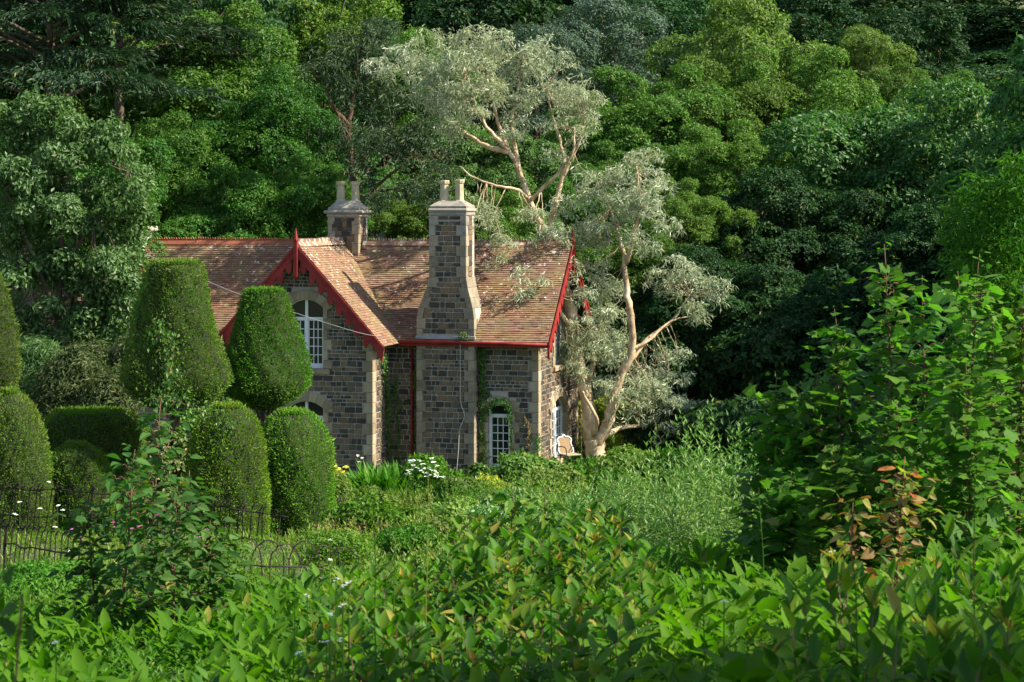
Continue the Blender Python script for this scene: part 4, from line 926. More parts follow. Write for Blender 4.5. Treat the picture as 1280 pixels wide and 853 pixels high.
ivy('vine', 'vine trailing over the domes below the tall yew cone', [W(185,500,35.8), W(215,500,35.6), W(245,512,35.5), W(275,525,35.4), W(290,532,35.4)], 420, .08, 82, .12, normal=(0, -1, .4))
ivy('ivy', 'ivy climbing the side of the gabled wing by the eave', [hw(-4.48,-.1,.3), hw(-4.48,-.25,1.6), hw(-4.48,-.35,2.6), hw(-4.48,-.6,3.4), hw(-4.48,-.8,4.0)], 900, .075, 83, .13, normal=(.9, -.35, .1))
ivy('ivy', 'dark ivy in the recess beside the red downpipe', [hw(-3.62,-.1,0), hw(-3.6,-.1,1.4), hw(-3.62,-.1,2.8), hw(-3.6,-.1,4.0)], 1100, .07, 84, .06)
ivy('ivy', 'thin ivy on the dark recess wall', [hw(-4.2,-.04,.2), hw(-4.2,-.04,1.2), hw(-4.25,-.04,2.2), hw(-4.3,-.04,3.0)], 450, .07, 85, .12)
ivy('ivy', 'thick strip of ivy between the chimney breast and narrow window', [hw(-1.66,-.03,-.1), hw(-1.66,-.03,1.4), hw(-1.62,-.03,2.8), hw(-1.68,-.05,4.0)], 1700, .075, 86, .10)
ivy('ivy', 'ivy hanging over the head of the narrow window', [hw(-1.5,-.03,2.1), hw(-1.3,-.06,2.42), hw(-1.0,-.05,2.4), hw(-.85,-.06,2.25), hw(-.8,-.06,1.8), hw(-.78,-.06,1.0)], 420, .07, 87, .06)
ivy('ivy', 'ivy climbing low on the front corner of the cottage', [hw(-.5,-.05,-.1), hw(-.25,-.08,.4), hw(-.12,-.08,.7), hw(.06,-.06,1.4)], 500, .07, 88, .12)
ivy('ivy', 'sprig of ivy rooted on the chimney shoulder', [hw(-2.2,-.5,4.22), hw(-2.1,-.5,4.4), hw(-2.0,-.5,4.3), hw(-1.8,-.52,4.22)], 90, .06, 89, .05)
ivy('vine', 'brown dead creeper on the wall beside the corner stones', [hw(-.30,-.05,.5), hw(-.28,-.05,1.2), hw(-.26,-.06,1.7), hw(-.4,-.05,2.0)], 120, .06, 90, .03, mat='dry')
# garden chair, cane
def garden_chair(x, y, z, rz):
    t = thing('garden_chair', 'white framed garden chair with scrolled cane back by the end wall', 'chair', (x, y, z), rz)
    B = Matrix.Rotation(-R(18), 3, 'X'); b = Buf()
    prof = [(-.20,.0),(-.25,.12),(-.20,.3),(-.24,.42),(-.14,.5),(-.06,.5),(0,.57),(.06,.5),(.14,.5),(.24,.42),(.20,.3),(.25,.12),(.20,0)]
    P = [np.array(B@Vector((p[0], 0, p[1])))+(0, .2, .42) for p in prof]; tube(b, smooth_path(P+[P[0]], 3), .022, 6); link('back_frame', b.mesh('back_frame', M['white'], True), t)
    b = Buf(); V = [np.array(B@Vector((p[0]*.9, 0, .02+p[1]*.93)))+(0, .205, .42) for p in prof]; b.poly(V); V2 = [v+(0, .015, 0) for v in V]; b.poly(V2[::-1]); link('cane_panel', b.mesh('cane_panel', M['weave']), t)
    b = Buf(); cbox(b, -.24, .24, -.28, .2, .40, .44, .012); link('seat', b.mesh('seat', M['cream']), t)
    for sx in (-1, 1):
        for sy in (-.24, .17):
            b = Buf(); tube(b, smooth_path([(sx*.2, sy, .40), (sx*.22, sy*1.1, .2), (sx*.19, sy*1.15, 0)], 3), .018, 6); link('leg', b.mesh('leg', M['iron']), t)
        b = Buf(); tube(b, smooth_path([(sx*.24, .26, .62), (sx*.27, 0, .66), (sx*.26, -.22, .63), (sx*.23, -.24, .43)], 4), .015, 6); link('armrest', b.mesh('armrest', M['iron']), t)
p = W(712, 600, 59.5); garden_chair(p[0], p[1], float(zt(p[0], p[1]))+.28, R(28))
b = Buf(); p = W(726, 600, 62); tube(b, [(0, 0, -.3), (.02, 0, 1), (.0, 0, 1.75)], .02, 6); link('bamboo_cane', b.mesh('bamboo_cane', M['cane']), loc=(p[0], p[1], float(zt(p[0], p[1]))), label='pale upright bamboo cane between the end wall and gum trunk', category='cane')
# iron hoop fences
def hoop_fence(label, pts, Y0s, H, sp, hw_, seed, lean=.08, rails=(0.15, .85), bow=False):
    """pts: (px, pyground) per post line; Y0s distances"""
    g = np.random.default_rng(seed); P = []
    for (x, y), Y in zip(pts, Y0s): X = (x-640)*Y/FX; P.append((X, Y, CZ-(y-HY)*Y/FX))
    P = np.array(P); o = P[0].copy(); t = thing('iron_fence', label, 'fence', o); P = P-o; seg = np.linalg.norm(np.diff(P, axis=0), axis=1); cum = np.concatenate([[0], np.cumsum(seg)]); L = cum[-1]
    at = lambda s: np.array([np.interp(s, cum, P[:, i]) for i in range(3)]); dr = unit(at(L)-at(0)); up = np.array([0, 0, 1.])
    n = int(L/sp)
    for i in range(n):
        a = at(i*sp); c = at(min(i*sp+hw_, L)); l = g.normal()*.05+lean; h = H*g.uniform(.94, 1.05); b = Buf()
        sh = np.array([l*h, -.3*l*h, 0])
        if bow: q = [a-up*.1, a+up*h*.55+sh*.6, a+up*h*.85+sh+dr*hw_*.15, (a+c)/2+up*h+sh, c+up*h*.85+sh-dr*hw_*.15, c+up*h*.55+sh*.6, c-up*.1]
        else: q = [a-up*.1, a+up*h*.8+sh*.8, a+up*h*.93+sh+dr*hw_*.1, a+up*h+sh+dr*hw_*.4, a+up*h*.96+sh+dr*hw_*.75]
        tube(b, smooth_path(q, 3, .004, g), .0105, 4); link('hoop' if bow else 'bar', b.mesh('hoop' if bow else 'bar', M['iron']), t)
    for r in rails:
        b = Buf(); q = [at(s)+up*H*r+np.array([lean*H*r, -.3*lean*H*r, 0])+g.normal(size=3)*.012 for s in np.linspace(0, L, 14)]; tube(b, smooth_path(q, 3), .012, 5); link('rail', b.mesh('rail', M['iron']), t)
    for s in np.arange(.1, L, 1.9):
        b = Buf(); a = at(s); tube(b, [a-up*.3, a+up*H*.5, a+up*(H*1.02)+np.array([lean*H*.6, 0, 0])], .022, 5); link('post', b.mesh('post', M['iron']), t)
hoop_fence('long rusty iron railing with hooked tops across the yew domes', [(-20,655),(100,660),(220,672),(355,692)], [34,33.5,33,32.5], .70, .115, .13, 91, lean=.10, rails=(.22, .86))
hoop_fence('short low iron railing with hooked tops in the left foreground', [(0,700),(45,706),(104,716)], [27.5,27,26.6], .50, .10, .12, 92, lean=.14, rails=(.45,))
hoop_fence('bow topped iron fence in front of the small lawn', [(262,726),(340,730),(445,736)], [26,26,26.5], .56, .26, .42, 93, lean=.05, rails=(.42,), bow=True)
hoop_fence('small bow topped iron fence beyond the flower bank', [(418,650),(478,646)], [41,42], .42, .12, .2, 94, lean=0, rails=(.6,), bow=True)

# ------------------------------------------------------------------ foreground planting
def ground_at(px, Y): X = (px-640)*Y/FX; return np.array([X, Y, float(zt(X, Y))])
def scatter(n, Ya, Yb, g, pxa=-60, pxb=1340, power=1.0):
    Y = Ya+(Yb-Ya)*g.random(n)**power; px = g.uniform(pxa, pxb, n); X = (px-640)*Y/FX
    return px, np.stack([X, Y, zt(X, Y)], -1)
def rosettes(b, pos, k, size, h0, h1, t0, t1, g, tpl=LANCE, wid=1.0, spread=.05, nj=.25):
    n = len(pos); az = g.random((n, k))*6.283; t = g.uniform(t0, t1, (n, k)); ca, sa, ct, st = np.cos(az), np.sin(az), np.cos(t), np.sin(t)
    D = np.stack([ca*st, sa*st, ct], -1); Nn = np.stack([-ca*ct, -sa*ct, st], -1)+g.normal(size=D.shape)*nj
    P = pos[:, None]+np.stack([ca*spread, sa*spread, g.uniform(h0, h1, (n, k))], -1); hs = g.uniform(.7, 1.25, (n, 1, 1)); P[..., 2:] = pos[:, None, 2:]+(P[..., 2:]-pos[:, None, 2:])*hs
    S = (size*g.uniform(.65, 1.2, (n, k))*hs[..., 0]).ravel(); leaves(b, tpl, P.reshape(-1, 3), D.reshape(-1, 3), Nn.reshape(-1, 3), S, wid)
def shoots(b, tb, pos, H, k, size, g, tpl=OVATE, wid=.7, tip=None, ntip=5, lean=.12, stem_r=.006, t_lo=1.35, t_hi=.35, base=.25):
    n = len(pos); h = H*g.uniform(.65, 1.2, n); ln = g.normal(size=(n, 2))*lean; f = np.linspace(base, 1, k)[None]+g.normal(size=(n, k))*.02
    az = (np.arange(k)*2.4)[None]+g.random((n, 1))*6.28; t = t_lo+(t_hi-t_lo)*np.clip((f-base)/(1-base), 0, 1)**1.6+g.normal(size=(n, k))*.12
    P = pos[:, None]+np.stack([ln[:, :1]*f**2*h[:, None], ln[:, 1:]*f**2*h[:, None], f*h[:, None]], -1); ca, sa, ct, st = np.cos(az), np.sin(az), np.cos(t), np.sin(t)
    D = np.stack([ca*st, sa*st, ct], -1); Nn = np.stack([-ca*ct, -sa*ct, st], -1)+g.normal(size=D.shape)*.2; S = size*g.uniform(.7, 1.15, (n, k))*np.clip(1.25-.55*np.abs(f-.6), .5, 1.2)
    leaves(b, tpl, P.reshape(-1, 3), D.reshape(-1, 3), Nn.reshape(-1, 3), S.ravel(), wid)
    top = pos+np.stack([ln[:, 0]*h, ln[:, 1]*h, h], -1)
    if tip is not None: m_ = g.random(n) < .28; rosettes(tip, (top-np.array([0, 0, .01]))[m_], ntip, size*.55, 0, .02, .2, .9, g, tpl, wid*.8, .004)
    if tb is not None:
        for i in range(n): tube(tb, [pos[i], pos[i]+np.array([*(ln[i]*h[i]*.25), h[i]*.5]), top[i]], [stem_r, stem_r*.8, stem_r*.4], 4)
    return top
g = np.random.default_rng(200)
def noise2(P, s, sd): return np.sin(P[:, 0]*s+sd)*np.cos(P[:, 1]*s*.8+sd*2)+.6*np.sin(P[:, 0]*s*2.3+P[:, 1]*s*1.7+sd)
# broad lance leaved perennials
px, P = scatter(3900, 6.8, 21, g); k = (noise2(P, .9, 1) > -.75) & ~((px > 430) & (px < 800) & (P[:, 1] > 11.5) & (g.random(len(px)) < .55)); P = P[k]
b = Buf(); rosettes(b, P, 8, .185, .08, .42, .15, 1.15, g, LANCE, 1.0)
link('lance_leaved_perennials', b.mesh('lance_leaved_perennials', M['lance'], True), kind='stuff', label='bright green lance leaved perennials carpeting the foreground bank', category='undergrowth')
px, P = scatter(750, 6.8, 15, g, 700, 1340); b = Buf(); rosettes(b, P, 7, .22, .12, .42, .3, 1.25, g, LANCE, 1.25)
link('large_leaved_perennials', b.mesh('large_leaved_perennials', M['lance'], True), kind='stuff', label='larger drooping green leaves at the lower right', category='undergrowth')
# fine filler
px, P = scatter(3000, 6.5, 24, g); b = Buf(); P[:, 2] += g.uniform(.0, .12, len(P)); shoots(b, None, P, .44, 16, .055, g, OVSM, .8, lean=.25, base=.15, t_lo=1.4, t_hi=.6)
link('fine_undergrowth', b.mesh('fine_undergrowth', M['fine']), kind='stuff', label='fine small leaved undergrowth between the large leaves', category='undergrowth')
px, P = scatter(900, 7, 12, g, 560, 1000); b = Buf(); shoots(b, None, P, .5, 22, .04, g, OVSM, .6, lean=.3, base=.1)
link('feathery_undergrowth', b.mesh('feathery_undergrowth', M['fine']), kind='stuff', label='feathery fine leaved patch at the bottom centre', category='undergrowth')
# laurel like shoots with orange tips
px, P = scatter(420, 9.5, 18, g, 380, 800); b, tb, tp = Buf(), Buf(), Buf(); shoots(b, tb, P, .70, 15, .13, g, OVATE, .78, tp, 5, t_hi=.6)
px, P4 = scatter(170, 13, 18.5, g, 560, 780); shoots(b, tb, P4, .9, 20, .14, g, OVATE, .8, tp, 5, t_hi=.6)
px, P2 = scatter(260, 7.5, 11, g, 40, 620); shoots(b, tb, P2, .5, 13, .10, g, OVATE, .75, tp, 6, t_hi=.6)
px, P3 = scatter(70, 7.5, 13, g, 1000, 1330); shoots(b, tb, P3, .75, 12, .15, g, OVATE, .62, tp, 5)
link('laurel_shoots', b.mesh('laurel_shoots', M['laurel'], True), kind='stuff', label='glossy leafy shoots in the middle of the bank', category='undergrowth')
link('orange_shoot_tips', tp.mesh('orange_shoot_tips', M['tips']), kind='stuff', label='young orange tinted leaves at the shoot ends', category='undergrowth')
link('shoot_stems', tb.mesh('shoot_stems', M['twig']), kind='stuff', label='thin brown stems of the leafy shoots', category='undergrowth')
# maple saplings
def sapling(label, px, Y, pytop, seed, spread=.55, leaf=.135, mat='maple', kinds='maple_sapling', tpl=MAPLE, pairs=31, group='maple saplings on the right of the bank', dens=1.0, parts=False, base_f=.18, wid=1.0, side_n=5, taper=.55):
    g = np.random.default_rng(seed); o = ground_at(px, Y); H = CZ-(pytop-HY)*Y/FX-o[2]; t = thing(kinds, label, 'sapling', o); 
    if group: t['group'] = group
    tb = Buf(); ln = g.normal(size=2)*.05; path = smooth_path([(0, 0, -.15), (ln[0]*H*.4, ln[1]*H*.4, H*.45), (ln[0]*H, ln[1]*H, H)], 8, .006, g); tube(tb, path, np.linspace(.008+.006*H, .003, len(path)), 5)
    P_, D_, N_, S_ = [], [], [], []
    def addpair(c, fwd, az, s, r=0):
        for q in (0, math.pi):
            a = az+q+g.normal()*.25; t_ = g.uniform(1.1, 2.05); d = np.array([math.cos(a)*math.sin(t_), math.sin(a)*math.sin(t_), math.cos(t_)-.1]); pet = .04+.05*g.random()
            P_.append(c+d*np.array([1, 1, .1])*pet+(0, 0, .02)); D_.append(d); N_.append(np.array([-math.cos(a)*.25, -math.sin(a)*.25, 1])+g.normal(size=3)*.5); S_.append(s*g.uniform(.65, 1.15))
    at = lambda f: np.array([np.interp(f*(len(path)-1), np.arange(len(path)), path[:, i]) for i in range(3)])
    for i in range(pairs):
        f = 1-(1-base_f)*(i/pairs)**1.1; c = at(f); az = i*1.57+g.normal()*.3; addpair(c, None, az, leaf*(.45+.55*min(1, (1-f)*6)))
        if f < .93:
            for s in range(2):
                a = az+1.57+s*3.14+g.normal()*.4; r = spread*(1-f)**taper*g.uniform(.6, 1.1); e = c+np.array([math.cos(a)*r, math.sin(a)*r, r*.45]); bp = smooth_path([c, (c+e)/2+(0, 0, .04*r), e], 4, .01, g); tube(tb, bp, np.linspace(.006, .003, len(bp)), 4)
                for j in range(max(2, int(side_n*r/spread*dens)+1)):
                    u = (j+1)/(max(2, int(side_n*r/spread*dens)+1)); addpair(c+(e-c)*u+(0, 0, .03*g.normal()), None, a+1.57+j*1.57, leaf*g.uniform(.8, 1.1))
    b = Buf(); link('stem', tb.mesh('stem', M['twig'], True), t)
    if parts:
        for q in range(len(P_)):
            b = Buf(); leaves(b, tpl, P_[q][None], np.array(D_[q])[None], np.array(N_[q])[None], np.array([S_[q]]), wid); link('leaf', b.mesh('leaf', M[mat]), t)
    else: leaves(b, tpl, np.array(P_), np.array(D_), np.array(N_), np.array(S_), wid); link('foliage', b.mesh('foliage', M[mat]), t)
for a in [
 ('maple sapling standing apart at the left end of the sapling group', 962, 18, 466, 301, .45),
 ('short maple sapling between the first and the second tallest tip', 1000, 17.6, 512, 302, .42),
 ('maple sapling with a reddish tip stepping up from the left', 1032, 17.4, 470, 303, .5),
 ('maple sapling forming the second step of the group', 1062, 17.8, 386, 304, .55),
 ('tallest maple sapling with a pale lit tip', 1124, 17.4, 305, 306, .6),
 ('maple sapling right of the tallest one', 1160, 17.9, 345, 307, .6),
 ('maple sapling with a drooping lit top near the feathery tree', 1200, 17.2, 318, 308, .6),
 ('bushy maple sapling third from the right edge', 1232, 18.4, 340, 309, .62),
 ('maple sapling cut by the right edge of the group', 1272, 17.3, 355, 310, .6),
 ('low maple sapling filling the foot of the group', 1040, 16.2, 560, 311, .5),
 ('low maple sapling behind the orange leaved one', 1110, 16.3, 500, 312, .55),
 ('dense maple sapling low beside the right edge', 1215, 16.4, 450, 314, .6),
 ('deep maple sapling behind the tallest', 1100, 19.2, 400, 315, .6),
 ('deep maple sapling at the back right', 1250, 19.8, 380, 317, .6),
 ('small maple sapling at the left foot of the group', 985, 17, 590, 318, .4),
]: sapling(*a)
sapling('young sapling with orange and bronze leaves before the maple saplings', 1115, 13.2, 572, 330, .30, .10, 'orange', 'orange_leaved_sapling', OVATE, 15, None, .6, True, .40, 1.25, 3)
sapling('smaller orange tinted sapling at the foot of the bronze one', 1062, 13.6, 630, 331, .2, .11, 'orange', 'orange_leaved_sapling', OVATE, 5, None, .5, True, .5, 1.2, 2)
sapling('yellow leaved sapling at the crest of the bank in the centre', 640, 17.5, 606, 332, .32, .17, 'laurel', 'yellow_green_sapling', OVATE, 9, None, .6, True, .35, 1.0, 2)
sapling('second yellow leaved sapling right of the centre crest one', 690, 17, 612, 333, .3, .17, 'laurel', 'yellow_green_sapling', OVATE, 8, None, .6, True, .35, 1.0, 2)
# leafy shrub left of centre
for q, (px_, Y_, top, sp, lab) in enumerate([(182,18.6,500,.5,'main stem of leafy dark green shrub before the yew domes'),(150,18.3,560,.5,'left low part of the leafy dark green shrub'),(232,18.8,590,.42,'right hand stem of the leafy shrub in front of the iron railing'),(215,17.8,610,.5,'low leafy shrub at the foot of the tall leafy one'),(120,18.8,620,.4,'small leafy shrub left of the tall leafy one'),(262,18.3,650,.36,'small leafy shrub right of the tall leafy one')]):
    sapling(lab, px_, Y_, top, 340+q, sp, .15, 'shrub', 'leafy_shrub', OVATE, 16, 'leafy shrubs in front of the railing', 1.0, False, .10, 1.0, 6, taper=.36)
b = Buf(); tb = Buf(); gg = np.random.default_rng(77); o = ground_at(20, 5.0); t = thing('leafy_sprig', 'dark out of focus sprig at the lower left edge', 'plant', o)
tp_ = W(28, 742, 5.0)-o; p = smooth_path([(-.12, 0, 0), tp_*.5+(-.05, 0, 0), tp_], 4); tube(tb, p, np.linspace(.006, .003, len(p)), 5)
Pq = np.array([W(x, y, 5.0+dy)-o for x, y, dy in ((10,735,0),(22,760,.02),(38,780,0),(18,795,.03),(5,815,0),(30,745,.05),(8,770,.03))]); leaves(b, OVATE, Pq, gg.normal(size=Pq.shape)+(0, 0, -.3), gg.normal(size=Pq.shape)*.4+(0, -.6, 1), .065, 1.1)
link('stem', tb.mesh('stem', M['twig']), t); link('foliage', b.mesh('foliage', M['shrub']), t)
# tall thin stalks
STALK = ['tallest thin stalk below the yew domes and flower bank', 'thin stalk standing before the chimney breast foot', 'thin stalk rising before the red laurel shoots at centre', 'thin stalk left of the narrow window line in the bank', 'leafy thin stalk in front of the pale wispy shrub', 'thin stalk before the leftmost maple sapling', 'thin stalk left of the bronze leaved sapling', 'thin stalk before the maple saplings at far right', 'short thin stalk right of the bronze leaved sapling', 'thin stalk in front of the bow topped fence']
for q, (x, Y, top) in enumerate([(467,9.5,620),(490,12,600),(531,12,590),(686,9,650),(880,8.8,690),(952,14,610),(1068,8.5,640),(1214,8.6,600),(1165,9,690),(365,10,700)]):
    o = ground_at(x, Y); H = CZ-(top-HY)*Y/FX-o[2]; b = Buf(); tube(b, smooth_path([(0, 0, 0), (.01, 0, H*.5), (.0+.02*math.sin(q), 0, H)], 4, .003), np.linspace(.005, .002, 9), 5)
    st = link('tall_stalk', b.mesh('tall_stalk', M['fine']), loc=o, label=STALK[q], category='plant', group='flower stalks on the bank')
    gq = np.random.default_rng(q); b = Buf(); n = 16; z = np.linspace(.25, 1, n)*H; az = gq.random(n)*6.28
    leaves(b, LANCE, np.stack([0*z, 0*z, z], -1), np.stack([np.cos(az), np.sin(az), .9+0*z], -1), np.stack([-np.cos(az)*.5, -np.sin(az)*.5, 1+0*z], -1), .05+.05*(1-z/H), .8); link('foliage', b.mesh('foliage', M['fine']), st)
# white flower heads
gg = np.random.default_rng(91)
def flowers(name, label, spots, mat, r, n, size, cat='flowers'):
    b, tb = Buf(), Buf()
    for (x, y, Y) in spots:
        c = W(x, y, Y); gz = float(zt(c[0], c[1])); tube(tb, [(c[0], c[1], gz), c], [.005, .003], 4)
        for q in range(n):
            f = c+rdir(1, gg)[0]*r*np.array([1, 1, .45])*gg.random()**.4; az = np.arange(5)*1.2566+gg.random()*6
            leaves(b, OVSM, np.repeat(f[None], 5, 0), np.stack([np.cos(az), np.sin(az)-.2, .3+0*az], -1), np.tile([0, -.5, 1.], (5, 1)), size*.8, 1.3)
    link(name, b.mesh(name, M[mat]), kind='stuff', label=label, category=cat); link(name+'_stems', tb.mesh(name+'_stems', M['fine']), kind='stuff', label='thin green stems under the '+label, category='stems')
flowers('white_flowers', 'white flower heads among the lower left leaves', [(420,725,9.5),(428,733,9.5),(436,729,9.7),(412,768,9),(429,757,9.4),(408,803,8.6),(373,816,8.4),(425,800,8.8),(412,675,17),(384,745,10),(412,700,12),(70,803,8.6),(905,752,9),(1040,690,11)], 'white_fl', .02, 6, .010)
flowers('small_white_flowers', 'white flowers scattered behind the railing at left', [(61,603,30),(72,632,29),(78,638,29),(50,636,29),(25,628,30),(69,659,28),(88,690,27)]+[(gg.uniform(0,170), gg.uniform(630,680), 28) for _ in range(3)], 'white_fl', .03, 5, .03)
flowers('pink_flowers', 'pink flowers along the foot of the railing', [(gg.uniform(70,270), gg.uniform(642,676), 28.5) for _ in range(26)]+[(gg.uniform(240,262), gg.uniform(660,672), 28) for _ in range(8)], 'pink_fl', .03, 5, .028)
flowers('yellow_flowers', 'yellow flower clump by the right yew dome', [(418,583,44),(424,587,44),(428,590,44),(421,592,44),(432,584,44)], 'yellow_fl', .07, 8, .05)
# ------------------------------------------------------------------ garden between the bank and the cottage
G_ = lambda px, Y: (px-640)*Y/FX
for a, k in [
 (('garden_shrub', 'dense mixed shrub at the foot of the maple saplings', 985, 0, 27, 1.6, 1.3, 'garden', .09, 7000, 405), dict()),
 (('yellow_shrub', 'yellow leaved shrub glowing behind the gum trunk', 782, 0, 66, 2.3, 1.7, 'yellow', .12, 8000, 406), dict()),
 (('yellow_shrub', 'yellow shrub seen between end wall and gum trunk', 730, 0, 66, 1.0, 1.7, 'yellow', .12, 4000, 407), dict()),
 (('garden_shrub', 'green bush under the narrow window', 660, 0, 54.5, 1.7, 1.25, 'garden', .12, 6000, 408), dict()),
 (('garden_shrub', 'green bush left of the narrow window', 605, 0, 56, 1.0, .75, 'ivy', .11, 2600, 409), dict()),
 (('garden_shrub', 'bush in front of the garden chair', 690, 0, 51, 1.5, 1.1, 'garden', .11, 6000, 410), dict()),
 (('flowering_shrub', 'loose shrub with white flower sprays before the chimney breast', 532, 0, 53, 1.5, 1.25, 'fine', .10, 4200, 411), dict(jit=.8)),
 (('dark_shrub', 'dark shaded shrub at the foot of the wood right of the gum', 850, 0, 63, 3.6, 2.0, 'far', .18, 9000, 412), dict()),  # bushes in the far leaf tone have the wood's shade painted in
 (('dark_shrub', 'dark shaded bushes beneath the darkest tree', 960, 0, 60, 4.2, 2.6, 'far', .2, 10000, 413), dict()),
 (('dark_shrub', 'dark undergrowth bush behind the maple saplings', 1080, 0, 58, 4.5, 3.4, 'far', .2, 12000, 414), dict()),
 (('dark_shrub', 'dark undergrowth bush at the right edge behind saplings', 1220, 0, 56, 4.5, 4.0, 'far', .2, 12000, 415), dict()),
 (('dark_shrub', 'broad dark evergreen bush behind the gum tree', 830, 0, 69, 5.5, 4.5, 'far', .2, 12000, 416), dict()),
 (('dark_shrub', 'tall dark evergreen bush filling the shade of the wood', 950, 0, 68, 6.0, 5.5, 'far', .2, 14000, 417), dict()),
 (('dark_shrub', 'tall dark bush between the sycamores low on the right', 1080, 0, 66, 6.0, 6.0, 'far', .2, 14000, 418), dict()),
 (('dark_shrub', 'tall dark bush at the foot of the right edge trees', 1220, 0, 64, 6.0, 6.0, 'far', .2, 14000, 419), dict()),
 (('rose_bush', 'green bush in front of the lower arched window', 405, 0, 50, 1.0, 1.5, 'garden', .1, 4000, 420), dict()),
 (('low_bush', 'ferny bush on the flower bank right of the yew dome', 455, 0, 34, 1.1, .8, 'fine', .07, 4200, 421), dict(jit=.8)),
 (('low_bush', 'ferny bush at the end of the bow topped fence', 420, 0, 27, .9, .75, 'fine', .055, 4200, 422), dict(jit=.8)),
 (('low_bush', 'rounded green bush on the bank below the chimney breast', 560, 0, 36, 1.2, .8, 'garden', .08, 4000, 423), dict()),
 (('low_bush', 'grey green bush below the narrow window on the slope', 640, 0, 40, 1.6, .9, 'bud', .1, 4500, 424), dict(jit=.8)),
 (('low_bush', 'green bush beneath the leafy shrub by the railing', 235, 0, 24, 1.5, .9, 'fine', .07, 6000, 425), dict()),
 (('low_bush', 'green bush behind the low left railing', 60, 0, 26, 1.3, .5, 'fine', .07, 4200, 426), dict()),
 (('dark_shrub', 'dark bush with bronze leaves on the crest of the bank', 720, 0, 18.6, 1.1, .9, 'shrub', .11, 2600, 427), dict(tpl=OVATE)),
 (('feathery_tree', 'pale feathery leaved tree top at the right edge above the saplings', 1268, 0, 26, 1.5, 5.0, 'fine', .14, 14000, 428), dict(tpl=SLIM, cat='tree', jit=.8, cr=.24)),
 (('laurel_bush', 'grey green laurel bush showing above the ridge between the chimneys', 500, 0, 65, 3.6, 7.2, 'bud', .2, 9000, 429), dict()),
 (('garden_shrub', 'tall leafy shrub filling the gap between the two yew cones', 255, 0, 42.5, 1.6, 3.0, 'garden', .1, 6000, 431), dict()),
 (('garden_shrub', 'leafy shrub behind the foot of the tall yew cone', 190, 0, 42, 1.5, 2.3, 'olive', .1, 6000, 432), dict()),
 (('garden_shrub', 'low leafy shrub at the left end of the cottage', 180, 0, 44, 1.6, 1.5, 'olive', .1, 5000, 430), dict()),
]: bush(*a, **k)
def wispy(label, px, Y, w, h, n, seed, leaf=.105, mat='bud', k=30):
    g = np.random.default_rng(seed); o = ground_at(px, Y); t = thing('buddleia_shrub', label, 'shrub', o, 0, 'wispy pale shrubs on the slope'); b, tb = Buf(), Buf()
    r_ = np.sqrt(g.random(n))*w/2; a = g.random(n)*6.28; P = np.stack([r_*np.cos(a), r_*np.sin(a), np.zeros(n)], -1); H = h*(1-.45*(r_/(w/2))**2)
    for q in range(n): shoots(b, tb, P[q:q+1], H[q], k, leaf, g, SLIM if q % 2 else OVSM, 1.2 if q % 2 else .6, lean=.16, stem_r=.0035, base=.12, t_lo=1.5, t_hi=.5)
    link('stems', tb.mesh('stems', M['fine']), t); link('foliage', b.mesh('foliage', M[mat]), t)
for a in [('tall wispy pale shrub left of the first maple sapling', 880, 29, 1.5, 1.95, 90, 601), ('wispy shrub just right of the gum trunk foot', 820, 31, 1.5, 1.5, 80, 602), ('wispy shrub behind the leftmost maple sapling', 935, 28, 1.5, 1.8, 80, 603),
  ('low silvery wispy shrub in front of the gum trunk foot', 765, 33, 1.5, 1.1, 70, 604), ('nearer wispy shrub on the slope below the gum', 850, 25, 1.4, 1.2, 70, 605), ('wispy shrub at the crest between centre and saplings', 905, 23, 1.3, 1.3, 70, 606), ('low wispy shrub below the end wall', 715, 36, 1.5, .9, 60, 607)]: wispy(*a)
wispy('fresh green wispy shrub before the end wall', 690, 44, 2.0, 1.1, 80, 608, .11, 'garden', 26); wispy('fresh green wispy shrub under the narrow window', 645, 47, 2.2, 1.2, 80, 609, .11, 'garden', 26)
wispy('fresh green wispy shrub below the chimney breast', 590, 45, 2.0, .9, 70, 610, .11, 'fine', 26)
# grass tufts, iris clumps, ground cover
gg = np.random.default_rng(500)
def tufts(name, label, n, Ya, Yb, pxa, pxb, blades, h, mat, wide=1.0, power=1.0):
    px, P = scatter(n, Ya, Yb, gg, pxa, pxb, power); b = Buf(); rosettes(b, P, blades, h, -.02, .02, .05, .75, gg, BLADE, wide, .03)
    link(name, b.mesh(name, M[mat]), kind='stuff', label=label, category='grass')
tufts('rough_grass', 'rough grass on the slope between bank and cottage', 5200, 22, 58, -60, 1340, 9, .22, 'grass', 1.6)
tufts('tall_grass', 'taller grass clumps along the cottage wall', 420, 50, 57, 400, 700, 12, .5, 'garden', 1.5)
tufts('iris_leaves', 'upright sword leaves in front of the chimney breast', 110, 52, 54.5, 455, 525, 16, .85, 'fine', 2.2)
px, P = scatter(1700, 23, 50, gg, 380, 1000); b = Buf(); shoots(b, None, P, .4, 14, .09, gg, OVSM, .8, lean=.25, base=.1)
link('bank_ground_cover', b.mesh('bank_ground_cover', M['garden']), kind='stuff', label='mixed leafy ground cover on the garden slope', category='ground cover')
px, P = scatter(1100, 33, 48, gg, 405, 500); b = Buf(); shoots(b, None, P, .30, 12, .07, gg, OVSM, .8, lean=.3, base=.05)
link('dry_ground_cover', b.mesh('dry_ground_cover', M['dry']), kind='stuff', label='brown and pink low planting on the flower bank', category='ground cover')
px, P = scatter(1300, 22, 34, gg, -60, 480); b = Buf(); shoots(b, None, P, .2, 12, .06, gg, OVSM, .8, lean=.3, base=.05)
link('railing_weeds', b.mesh('railing_weeds', M['fine']), kind='stuff', label='weeds growing through the iron railing', category='ground cover')
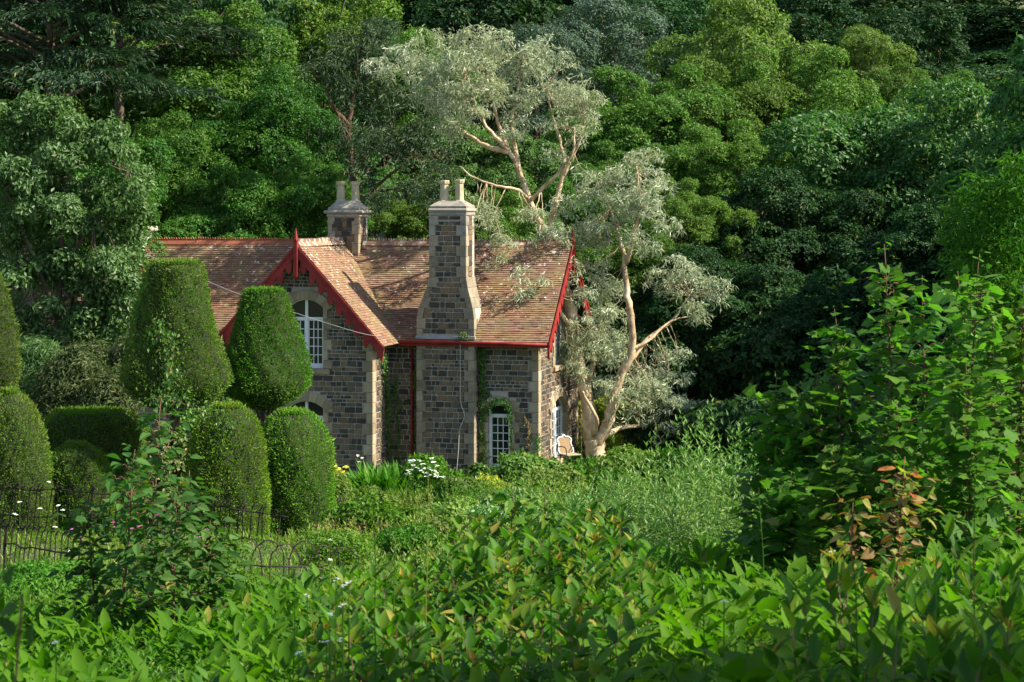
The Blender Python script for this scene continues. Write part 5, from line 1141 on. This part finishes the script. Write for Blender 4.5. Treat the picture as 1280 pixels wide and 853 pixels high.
flowers('white_flower_sprays', 'white flower sprays before the chimney breast', [(gg.uniform(505,555), gg.uniform(572,600), 52) for _ in range(34)]+[(447,570,54),(452,573,54),(449,578,54)], 'white_fl', .06, 5, .04)

for q, (px_, Y_, w_, h_, m_, lf, lab) in enumerate([(470,47,1.2,.7,'garden',.1,'fresh green clump at the left of the iris bed'),(500,42,1.4,.6,'fine',.09,'dark green clump below the iris bed'),(545,44,1.2,.6,'bud',.1,'pale clump below the white flowered shrub'),(575,50,1.1,.7,'garden',.1,'leafy clump at the foot of the chimney breast'),(620,52,1.1,.6,'yellow',.1,'yellow green clump below the narrow window'),
  (610,40,1.3,.6,'garden',.09,'leafy clump in the middle of the slope'),(530,37,1.3,.55,'yellow',.08,'yellowish clump low on the slope'),(680,38,1.4,.8,'fine',.09,'dark green clump on the slope below the corner'),(745,44,1.4,.9,'garden',.1,'leafy clump below the garden chair'),(770,52,1.8,1.0,'fine',.12,'green clump at the foot of the gum'),(800,58,2.4,1.2,'garden',.13,'green bush right of the gum foot'),(760,63,2.6,1.0,'yellow',.12,'yellow green low bush behind the gum foot'),
  (860,56,2.6,1.3,'fine',.13,'green bush at the edge of the dark wood'),(440,40,1.0,.5,'dry',.08,'brownish clump on the flower bank'),(460,37,1.1,.5,'dry',.08,'pinkish brown clump on the flower bank'),(425,44,1.0,.6,'garden',.09,'green clump beside the yellow flowers'),(640,33,1.3,.6,'bud',.09,'grey green clump behind the laurel shoots'),(560,31,1.3,.5,'garden',.08,'green clump behind the crest of the bank'),(500,30,1.2,.5,'fine',.08,'fine leaved clump behind the crest of the bank'),(720,30,1.3,.7,'garden',.09,'green clump right behind the laurel shoots')]):
    bush('garden_clump', lab, px_, 0, Y_, w_, h_, m_, lf, 2600, 700+q, jit=.75, lob=6, cr=.13, group='planted clumps on the garden slope')
px, P = scatter(900, 55, 68, gg, 700, 1100); b = Buf(); shoots(b, None, P, .5, 10, .16, gg, KITE, 1.2, lean=.3, base=.05)
link('wood_edge_ground_cover', b.mesh('wood_edge_ground_cover', M['fine']), kind='stuff', label='ground cover at the edge of the wood behind the gum tree', category='ground cover')
